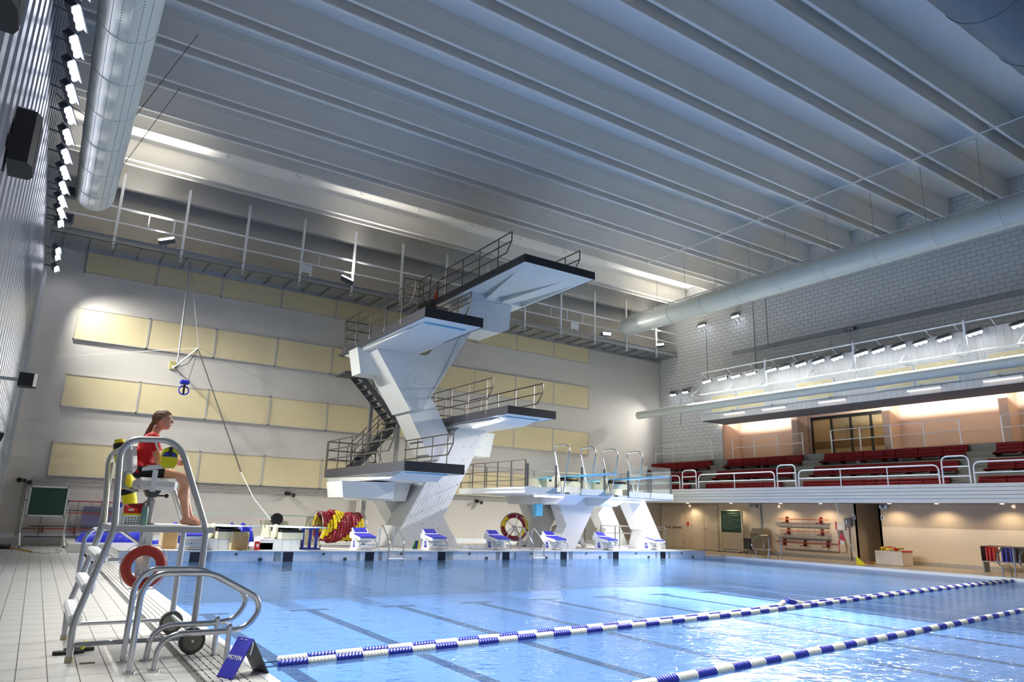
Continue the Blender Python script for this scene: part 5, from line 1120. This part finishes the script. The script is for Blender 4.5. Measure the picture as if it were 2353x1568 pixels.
def shorts(G):
    d = smin([ell((-2.925, SY, 1.80), (.112, .152, .098)), cap((-2.90, SY-.085, 1.80), (-2.70, SY-.083, 1.78), .088, .080), cap((-2.90, SY+.085, 1.80), (-2.70, SY+.083, 1.78), .088, .080)], .03)(G)
    return np.maximum(np.maximum(d, G[..., 0]+2.735), G[..., 2]-1.84)
sbuild('shorts', shorts, (-3.06, SY-.27, 1.68), (-2.66, SY+.27, 1.88), .008, mat('black_shorts', (16, 16, 20), .8), PS)
def hair(G):
    d = ell(HC+HR@np.array([-.018, 0, .024]), (.102, .083, .094), HR)(G)
    q = (G-HC)@HR; cut = np.maximum(q[..., 0]-.055+.0*q[..., 2], -1); face = np.maximum(.0+(.012+q[..., 0]*1.1)-q[..., 2]*1.0-.012, -(q[..., 0]-.005))
    d = np.maximum(d, np.minimum(q[..., 0]+.028-(q[..., 2]+.03)*.85, .064-q[..., 2]))
    low = np.maximum(d, -(q[..., 2]+.045))
    tail = smin([cap(hp(-.095, 0, -.01), hp(-.115, 0, -.06), .026, .022), cap(hp(-.115, 0, -.06), hp(-.135, .01, -.12), .024, .03), cap(hp(-.135, .01, -.12), hp(-.175, .0, -.19), .03, .016)], .012)(G)
    strand = cap(hp(.068, .048, .05), hp(.09, .046, -.045), .009, .004)(G)
    r = np.minimum(low, tail); return r+.003*np.sin(q[..., 1]*260+q[..., 2]*60)
sbuild('hair', hair, (HC[0]-.24, SY-.13, 2.1), (HC[0]+.13, SY+.15, 2.48), .006, hairm, PS)
for s in (-1, 1):
    e_ = MB().ball(hp(.076, s*.027, .005), .0105, 10, 8).build('eye', whitep, PS, True); MB().ball(hp(.0845, s*.027, .005), (.0045, .0048, .0048), 8, 6).build('iris', mat('iris_brown', (60, 44, 34), .3), e_)
    MB().tube([hp(.079, s*.012, .024), hp(.081, s*.028, .028), hp(.07, s*.045, .023)], .0035, 6).build('eyebrow', mat('brow_brown', (90, 62, 42), .6), PS)
MB().tube([hp(.083, -.018, -.05), hp(.0885, 0, -.0495), hp(.083, .018, -.05)], .0038, 6).build('lips', mat('lip_pink', (184, 104, 96), .5), PS)
MB().tube([tuple(np.array(wr_[-1])+np.array([.004, .027*math.cos(a), .027*math.sin(a)])) for a in np.linspace(0, 6.283, 12)[:-1]], .006, 6, closed=True).build('wristband', mat('pink_band', (226, 30, 110), .4), PS)
MB().tube(fil([(-2.99, SY-.02, 2.0), (-2.95, SY-.1, 2.15), (-2.86, SY-.12, 2.12), (-2.80, SY-.02, 1.95), (-2.9, SY+.05, 1.82)], .04), .009, 6).build('lanyard_strap', blackm, PS)
MB().cyl((-2.785, SY-.13, 1.78), (-2.775, SY-.13, 1.73), .008, 8).build('whistle', MATS['pink_band'], PS)

# ================================================================== LOW SPRINGBOARDS AND THE LEFT END OF THE RAISED DECK
def low_board(label, x, w_, mt):
    t = springboard(label, x, -1.8, 3.1, 1.0, boardw, .06, wheel=mt)
    p = thing('board_pedestal', 'white tiled pedestal under the %s' % w_, 'pedestal', (x, 1.2, BZ), 'board pedestals')
    MB().box((x-.55, .62, BZ), (x+.25, 1.9, .575)).build('plinth', grout, p)
    for k in range(3):
        for j in range(1): MB().box((x-.545+.266*k, .607, BZ+.004), (x-.545+.266*k+.258, .621, .572)).build('tile', wtile, p)
    for k in range(4): MB().box((x-.562, .63+.32*k, BZ+.004), (x-.548, .63+.32*k+.31, .572)).build('tile', wtile, p)
    MB().box((x-.4, 2.3, BZ), (x+.4, 3.2, .578)).build('rear_plinth', wtile, p)
    return p
p = low_board('pale springboard beside starting block one', .95, 'springboard by starting block one', creamp)
p = low_board('pale springboard between starting blocks one and three', 2.75, 'springboard nearer the diving tower', creamp)
for k in range(3): MB().box((1.55+.14*k, .62, BZ), (1.72+.14*k+.35, 1.3, .38+.1*k)).build('step', wtile, p)
for i, (x0, x1) in enumerate(((-.72, -.37), (1.0, 1.42))):
    t = thing('plywood_box', ['plywood box beside starting block one, on the lifeguard side', 'plywood box between the two low springboards'][i], 'box', ((x0+x1)/2, 1.2, BZ), 'plywood boxes')
    y0_ = .96 if i == 0 else .40; y1_ = 1.5 if i == 0 else .56
    MB().box((x0, y0_, BZ), (x1, y0_+.03, .79)).build('front_panel', wood, t)
    MB().box((x0-.03, y0_-.01, BZ), (x0, y1_, .79)).build('side_panel', mat('pale_ply', (224, 206, 170), .6), t); MB().box((x1, y0_-.01, BZ), (x1+.03, y1_, .79)).build('side_panel', MATS['pale_ply'], t); MB().box((x0, y0_+.03, .76), (x1, y1_, .79)).build('top_panel', mat('grey_green_top', (120, 130, 120), .6), t)
t = thing('red_box', 'small red upright box with white label beside the tiled pedestal', 'box', (1.7, .55, BZ))
MB().bbox((1.64, .42, BZ), (1.78, .5, .53), .01).build('box', redm, t); MB().box((1.68, .414, .38), (1.74, .421, .46)).build('label', whitep, t)
t = thing('board_stand', 'blue steel stand holding the tip side of the springboard by the rope reel', 'stand', (3.35, .9, BZ))
for x in (3.14, 3.36, 3.56): MB().box((x-.035, .8, BZ+.04), (x+.035, .88, .9)).build('column', mat('stand_blue', (34, 52, 150), .45), t)
MB().box((3.06, .6, BZ), (3.64, 1.15, BZ+.05)).build('foot', MATS['stand_blue'], t); MB().box((3.08, .76, .88), (3.62, .92, .93)).build('head', MATS['stand_blue'], t)
t = thing('dryland_board', 'long pale practice board lying level on a low stand by the end wall', 'springboard', (2.2, 3.6, BZ))
MB().box((.0, 3.4, 1.23), (4.45, 3.8, 1.27)).build('board', mat('pale_green_board', (200, 222, 212), .4), t)
MB().lathe([(.05, 0), (.19, .02), (.2, .1), (.05, .12)], (2.98, 3.22, 1.13), (0, 1, 0), 20).cyl((2.98, 3.3, 1.15), (2.98, 3.85, 1.15), .07, 12).build('fulcrum', blackm, t, True)
MB().box((2.55, 3.35, .95), (3.4, 3.85, 1.08)).build('fulcrum_frame', creamp, t)
MB().prism([(2.6, BZ), (3.35, BZ), (3.25, .95), (2.7, .95)], 'y', 3.42, 3.78).build('stand', greym, t); MB().prism([(3.95, BZ), (4.5, BZ), (4.4, 1.23), (4.15, 1.23)], 'y', 3.42, 3.78).build('rear_anchor', creamp, t)
def lumpy(label, name, x0, x1, y0, y1, z0, z1, seed, m_, cat):
    rnd = random.Random(seed); nx, ny = 26, 9; V = []; F = []; np.random.seed(seed)
    for i in range(nx+1):
        for j in range(ny+1):
            u, w_ = i/nx, j/ny; x = x0+(x1-x0)*u; y = y0+(y1-y0)*w_; a = math.sin(math.pi*w_)**.4; end = min(1, min(u, 1-u)*9+.35)
            z = z0+(z1-z0)*a*end*(.86+.12*math.sin(u*13+seed)*math.sin(w_*5)+.02*rnd.uniform(-1, 1)); V.append((x+rnd.uniform(-.01, .01), y+rnd.uniform(-.012, .012), z if 0 < j < ny else z0))
    for i in range(nx):
        for j in range(ny): a = i*(ny+1)+j; F.append((a, a+ny+1, a+ny+2, a+1))
    b = MB().add(V, F); n0 = len(b.v)
    b.f.append(tuple(i*(ny+1) for i in range(nx+1))[::1]); b.f.append(tuple(range(0, ny+1))[::-1]); b.f.append(tuple(range(nx*(ny+1), (nx+1)*(ny+1))))
    o = b.build(name, m_, None, True); tag(o, label, cat); return o
MB().box((-2.85, 3.4, -.3), (PX0+.01, YE, BZ)).build('deck_extension', tilem, ed)
lumpy('folded blue tarpaulin lying along the end wall behind the lifeguard chair', 'tarpaulin', -2.62, -.55, 4.6, 5.3, BZ, .62, 4, tarpm, 'tarpaulin')
lumpy('flat blue tarpaulin end beside the plywood box', 'tarpaulin', -.75, -.05, 3.6, 4.1, BZ, .42, 8, tarpm, 'tarpaulin')
for i, (x0, x1, z1) in enumerate(((-.1, .75, .98), (.8, 1.75, .95), (1.8, 2.6, 1.0))):
    o = lumpy(['stacked blue mats under a cover behind starting block one', 'stacked blue mats under a cover behind the plywood box', 'stacked blue mats under a cover behind the tiled pedestal'][i], 'covered_mats', x0, x1, 4.4, 5.2, BZ, z1, 11+i, tarpm, 'mats'); o['group'] = 'covered mats'
# lane-rope reels
def reel(label, c, axis, L, n, seed):
    t = thing('rope_reel', label, 'reel', (c[0], c[1], BZ), 'lane rope reels'); ax = Vector(axis).normalized(); c = Vector(c); side = ax.cross(Vector((0, 0, 1))).normalized(); rnd = random.Random(seed)
    for k in range(n):
        off = -L/2+L*(k+.5)/n; R = .42+(.06 if 2 < k < 6 else .0)+.012*math.sin(k*2.1+seed)
        o = c+ax*off; nseg = 44; pts = [o+(side*math.cos(2*math.pi*j/nseg)+Vector((0, 0, 1))*math.sin(2*math.pi*j/nseg))*R+ax*rnd.uniform(-.006, .006) for j in range(nseg+1)]
        ph = (k*.55+rnd.uniform(0, .4)); w_ = L/n*.56
        for s in range(4):
            col = maroon if s % 2 == 0 else yfloat
            sh_ = int(k*2.3) % nseg; l0 = 15 if s % 2 == 0 else 7; s0 = [0, 15, 22, 37][s]; q = [pts[(s0+j+sh_) % nseg] for j in range(l0+1)]; rr = []; pp = []
            for j in range(l0):
                for u in (0, .25, .5, .75): pp.append(q[j].lerp(q[j+1], u)); rr.append(w_*(1.0 if u in (.25, .5) else .72))
            MB().tube(pp, rr, 8).build('rope_coil', col, t, True)
    MB().cyl(c-ax*(L/2+.1), c+ax*(L/2+.1), .05, 10).build('drum', steel, t)
    for s in (-1, 1):
        o = c+ax*s*(L/2+.06); w_ = MB().tube([o+(side*math.cos(2*math.pi*j/28)+Vector((0, 0, 1))*math.sin(2*math.pi*j/28))*.5 for j in range(28)], .014, 6, closed=True)
        for j in range(5): aa = 2*math.pi*j/5; w_.tube([o, o+(side*math.cos(aa)+Vector((0, 0, 1))*math.sin(aa))*.5], .009, 5)
        w_.build('end_wheel', steel, t, True)
        f_ = MB().tube(fil([o+side*.42+Vector((0, 0, BZ+.06-c.z)), o+ax*s*.05, o-side*.42+Vector((0, 0, BZ+.06-c.z))], .05), .018, 6).build('leg_frame', steel, t, True)
        for d in (.42, -.42): q = o+side*d; MB().cyl((q.x-.015, q.y, BZ+.04), (q.x+.015, q.y, BZ+.04), .04, 10).build('caster', blackm, f_)
    MB().tube([c-ax*(L/2+.06)+side*.42+Vector((0, 0, BZ+.06-c.z)), c+ax*(L/2+.06)+side*.42+Vector((0, 0, BZ+.06-c.z))], .018, 6).build('base_tube', steel, t)
reel('wide reel of maroon and yellow lane rope left of the diving tower', (4.8, 2.4, .95), (1, .1, 0), 1.45, 13, 1)
reel('narrow reel of maroon and yellow lane rope under the springboard stage', (12.3, 3.0, 1.05), (.62, .78, 0), .8, 6, 2)
# green board, racks and small fittings on the end wall
t = thing('chalkboard', 'blank green chalkboard on a silver wheeled stand in the left corner', 'chalkboard', (-3.5, 6.3, DZ))
MB().box((-4.0, 6.28, 1.05), (-3.02, 6.31, 1.9)).build('board', green, t); MB().box((-4.04, 6.26, 1.9), (-2.98, 6.33, 1.95)).box((-4.04, 6.26, 1.0), (-2.98, 6.33, 1.05)).box((-4.05, 6.26, 1.0), (-4.0, 6.33, 1.95)).box((-3.02, 6.26, 1.0), (-2.97, 6.33, 1.95)).build('board_frame', trimw, t)
for x in (-4.1, -2.92):
    MB().box((x-.02, 6.27, .1), (x+.02, 6.32, 1.7)).build('upright', trimw, t); MB().ball((x, 6.25, 1.5), .025, 8, 6).build('pivot_knob', blackm, t)
    for s in (-1, 1):
        MB().beam((x, 6.3, .5), (x+.06, 6.3+s*.38, .1), .035, .035).build('brace', trimw, t); MB().cyl((x+.045, 6.3+s*.38, DZ+.035), (x+.075, 6.3+s*.38, DZ+.035), .035, 10).build('caster', blackm, t)
t = thing('wall_rack', 'wall rack of maroon and grey rails with netting behind the green board', 'rack', (-2.6, 7.25, .3))
for x0, x1, z, m_ in ((-3.0, -1.2, 1.51, MATS['red_brown_rail']), (-3.0, -1.2, 1.2, dgrey), (-3.0, -1.2, 1.12, MATS['red_brown_rail']), (-3.9, -.9, .68, dgrey), (-4.1, -.6, .6, MATS['red_brown_rail']), (-4.0, -1.4, .34, dgrey)): MB().box((x0, 7.2, z-.02), (x1, 7.26, z+.02)).build('rack_rail', m_, t)
for x, z in ((-2.9, 1.5), (-1.9, 1.5), (-1.9, 1.12), (-3.5, .6), (-2.6, .6), (-1.5, .6)): MB().box((x-.02, 7.16, z-.14), (x+.02, 7.432, z+.07)).build('rack_bracket', MATS['maroon_bracket'], t)
for x in (-3.6, -2.6, -2.2, -1.7, -1.4): MB().cyl((x, 7.3, .34), (x, 7.3, 1.5), .008, 5).build('net_wire', dgrey, t)
MB().box((-2.45, 7.28, .5), (-1.55, 7.33, 1.35)).build('draped_net', mat('lilac_net', (140, 140, 180), .8, alpha=.6), t)
for i, (x, z, lab) in enumerate(((4.48, 2.06, 'twin-headed emergency lamp on the end wall above the rope reel'), (13.14, 2.08, 'twin-headed emergency lamp on the end wall under the springboard stage'), (-4.25, 2.12, 'twin-headed emergency lamp on the end wall in the left corner'))):
    t = thing('emergency_light', lab, 'lamp', (x, 7.36, z), 'emergency lamps')
    for d in (-.11, .11): MB().lathe([(.03, 0), (.075, .05), (.08, .11)], (x+d, 7.32, z-.3*d), (d*4, -1, -.3), 12).build('lamp_head', blackm, t, True)
    MB().box((x-.05, 7.3, z-.06), (x+.05, 7.432, z+.06)).build('bracket', blackm, t)
MB().cyl((7.4, 7.36, BZ), (7.4, 7.36, 2.05), .09, 12).build('drain_pipe', wallm, we)
t = thing('pole_brush', 'yellow handled pool pole with black brush head lying on the left deck', 'pole', (-4.2, 5, DZ))
MB().cyl((-4.3, 5.5, DZ+.04), (-3.75, 3.6, DZ+.03), .022, 8).build('pole', mat('ochre_pole', (200, 150, 40), .5), t); MB().cyl((-3.75, 3.6, DZ+.03), (-3.7, 3.3, DZ+.03), .014, 8).build('pole_tip', dgrey, t); MB().bbox((-4.75, 5.35, DZ), (-4.25, 5.75, DZ+.14), .04).build('brush_head', blackm, t)
MB().tube([(-3.7, 3.3, DZ+.02), (-3.4, 3.0, DZ+.01), (-3.05, 3.4, DZ+.01), (-2.95, 4.4, DZ+.01), (-3.05, 4.9, DZ+.01), (-3.15, 4.4, DZ+.01)], .008, 5).build('cord', greym, t)
for i in range(3):
    o = MB().lathe([(.16, 0), (.155, .03), (.11, .1), (.04, .13)], (9.1+i*.34, 1.35, BZ), (0, 0, 1), 16).build('marker_dome', whitep, None, True); tag(o, '%s white dome marker on the deck behind starting block four, from the left' % ORD[i], 'marker', 'dome markers')
t = thing('bucket', 'beige bucket with green band under the springboard stage behind block six', 'bucket', (14.3, 2.9, BZ))
MB().lathe([(.17, 0), (.2, .5)], (14.3, 2.9, BZ), (0, 0, 1), 16).build('bucket_body', mat('beige_bucket', (206, 194, 170), .5), t, True); MB().lathe([(.195, .5), (.205, .52), (.205, .6), (.2, .61)], (14.3, 2.9, BZ), (0, 0, 1), 16).build('green_band', mat('green_band', (150, 200, 120), .5), t, True); MB().lathe([(.2, .61), (.2, .68), (.16, .8), (.05, .87)], (14.3, 2.9, BZ), (0, 0, 1), 16).build('lid', MATS['beige_bucket'], t, True)
t = thing('folded_umbrella', 'small green, blue and yellow cloth bundle beside starting block four', 'bundle', (7.25, 1.3, BZ))
for k, m_ in enumerate((mat('bundle_green', (30, 90, 50), .7), bluem, yellow)): MB().hexa([(7.05+.07*k, 1.2, BZ), (7.14+.07*k, 1.2, BZ), (7.14+.07*k, 1.32, BZ), (7.05+.07*k, 1.32, BZ), (7.14+.05*k, 1.22, .56), (7.17+.05*k, 1.22, .56), (7.17+.05*k, 1.28, .56), (7.14+.05*k, 1.28, .56)]).build('cloth_fold', m_, t)
# spotting harness
t = thing('spotting_harness', 'spotting boom with blue belt and cables hanging below the catwalk', 'harness', (0, 5.5, 6.9))
tip, bse, root = (.13, 5.2, 6.92), (-.5, 5.9, 6.22), (-.36, 7.41, 6.55)
MB().cyl(tip, bse, .03, 8).cyl(bse, root, .025, 8).build('boom', rope, t); MB().box((-.46, 7.36, 6.42), (-.26, 7.435, 6.72)).build('wall_plate', yellow if False else mat('olive_plate', (178, 172, 110), .6), t)
MB().cyl((-.42, 6.3, 10.34), (-.40, 5.8, 6.4), .03, 8).build('hanger_bar', greym, t); MB().cyl((-.40, 6.3, 10.34), tip, .012, 6).build('hanger_bar', greym, t)
for d in (0, .02): MB().tube([(tip[0]+d, tip[1], tip[2]-.1), (1.57+d*1.5, 3.0, 2.59)], .01, 6).build('cable', blackm, t)
MB().tube([(1.58, 3.0, 2.59), (1.9, 2.2, 1.75), (2.3, 1.5, 1.13)], .014, 6).build('tail_rope', rope, t)
MB().tube([tip, (-.05, 5.2, 5.75)], .01, 6).build('cable', blackm, t); MB().tube([bse, (-.4, 5.5, 6.0), (-.22, 5.2, 5.72)], .01, 6).build('cable', blackm, t)
MB().tube(fil([tip, (-.1, 5.5, 6.35), bse], .1), .012, 6).build('slack_cable', blackm, t)
MB().tube([(-.16+.16*math.cos(a), 5.2+.06*math.sin(a), 5.36+.16*math.sin(a)) for a in np.linspace(0, 6.28, 18)[:-1]], .025, 8, closed=True).build('belt', bluem, t, True); MB().bbox((-.32, 5.12, 5.56), (.0, 5.28, 5.72), .05).build('belt_pad', bluem, t); MB().box((-.19, 5.16, 5.2), (-.13, 5.2, 5.6)).build('strap', blackm, t)
MB().tube([tip, (-4.38, 7.4, 6.27)], .006, 5).build('guy_wire', rope, t); MB().tube([tip, (3.4, 7.42, 6.3)], .005, 5).build('guy_wire', greym, t)
# loudspeakers on the left wall
def speaker(label, x, y, z, w_, d, h):
    t = thing('loudspeaker', label, 'loudspeaker', (x, y, z), 'left wall loudspeakers')
    MB().prism([(x-w_*.5, y-d/2), (x+w_*.3, y-d/2), (x+w_*.5, y-d*.3), (x+w_*.5, y+d*.3), (x+w_*.3, y+d/2), (x-w_*.5, y+d/2)], 'z', z, z+h).build('cabinet', blackm, t)
    MB().box((x+w_*.495, y-d*.28, z+h*.06), (x+w_*.515, y+d*.28, z+h*.94)).build('grille', mat('speaker_grille', (34, 34, 38), .8, bump=.4, bs=200), t); MB().box((x-w_*.5, y-d*.45, z+h), (x+w_*.2, y+d*.45, z+h+.03)).build('top_bracket', trimw, t); MB().box((XL-.05, y-.06, z+h*.4), (x-w_*.4, y+.06, z+h*.6)).build('wall_arm', galv, t)
speaker('big black loudspeaker high on the left wall', -4.68, -10.75, 5.62, .28, .6, .72)
speaker('small black loudspeaker lower on the left wall near the end wall', -4.32, -5.0, 3.58, .3, .34, .25)
speaker('black loudspeaker at the top left edge above the big one', -4.66, -14.9, 5.25, .2, .5, .6)
for i, (y, z) in enumerate(((-9.0, 2.35), (-9.4, 2.02))):
    t = thing('wall_spotlight', ['small round spotlight on the left wall, the upper one', 'small dark spotlight on the left wall, the lower one'][i], 'lamp', (-4.4, y, z), 'left wall spotlights'); MB().lathe([(.03, 0), (.07, .06), (.075, .14)], (-4.5, y, z), (1, .2, -.2), 14).build('head', blackm, t, True); MB().cyl((XL-.04, y, z), (-4.48, y, z), .018, 8).build('arm', dgrey, t)
for i, (y, z) in enumerate(((1.8, 8.15), (.2, 8.35))):
    t = thing('small_floodlight', ['dark unlit floodlight clamped below the left lamp row, nearer the end wall', 'dark unlit floodlight clamped below the left lamp row, nearer the camera'][i], 'floodlight', (-4.3, y, z+1.2), 'unlit clamp floodlights'); MB().bbox((-4.5, y-.13, z+1.15), (-4.2, y+.13, z+1.45), .04).build('housing', dgrey, t); MB().cyl((XL-.04, y, z+1.3), (-4.45, y, z+1.3), .02, 6).build('arm', dgrey, t)
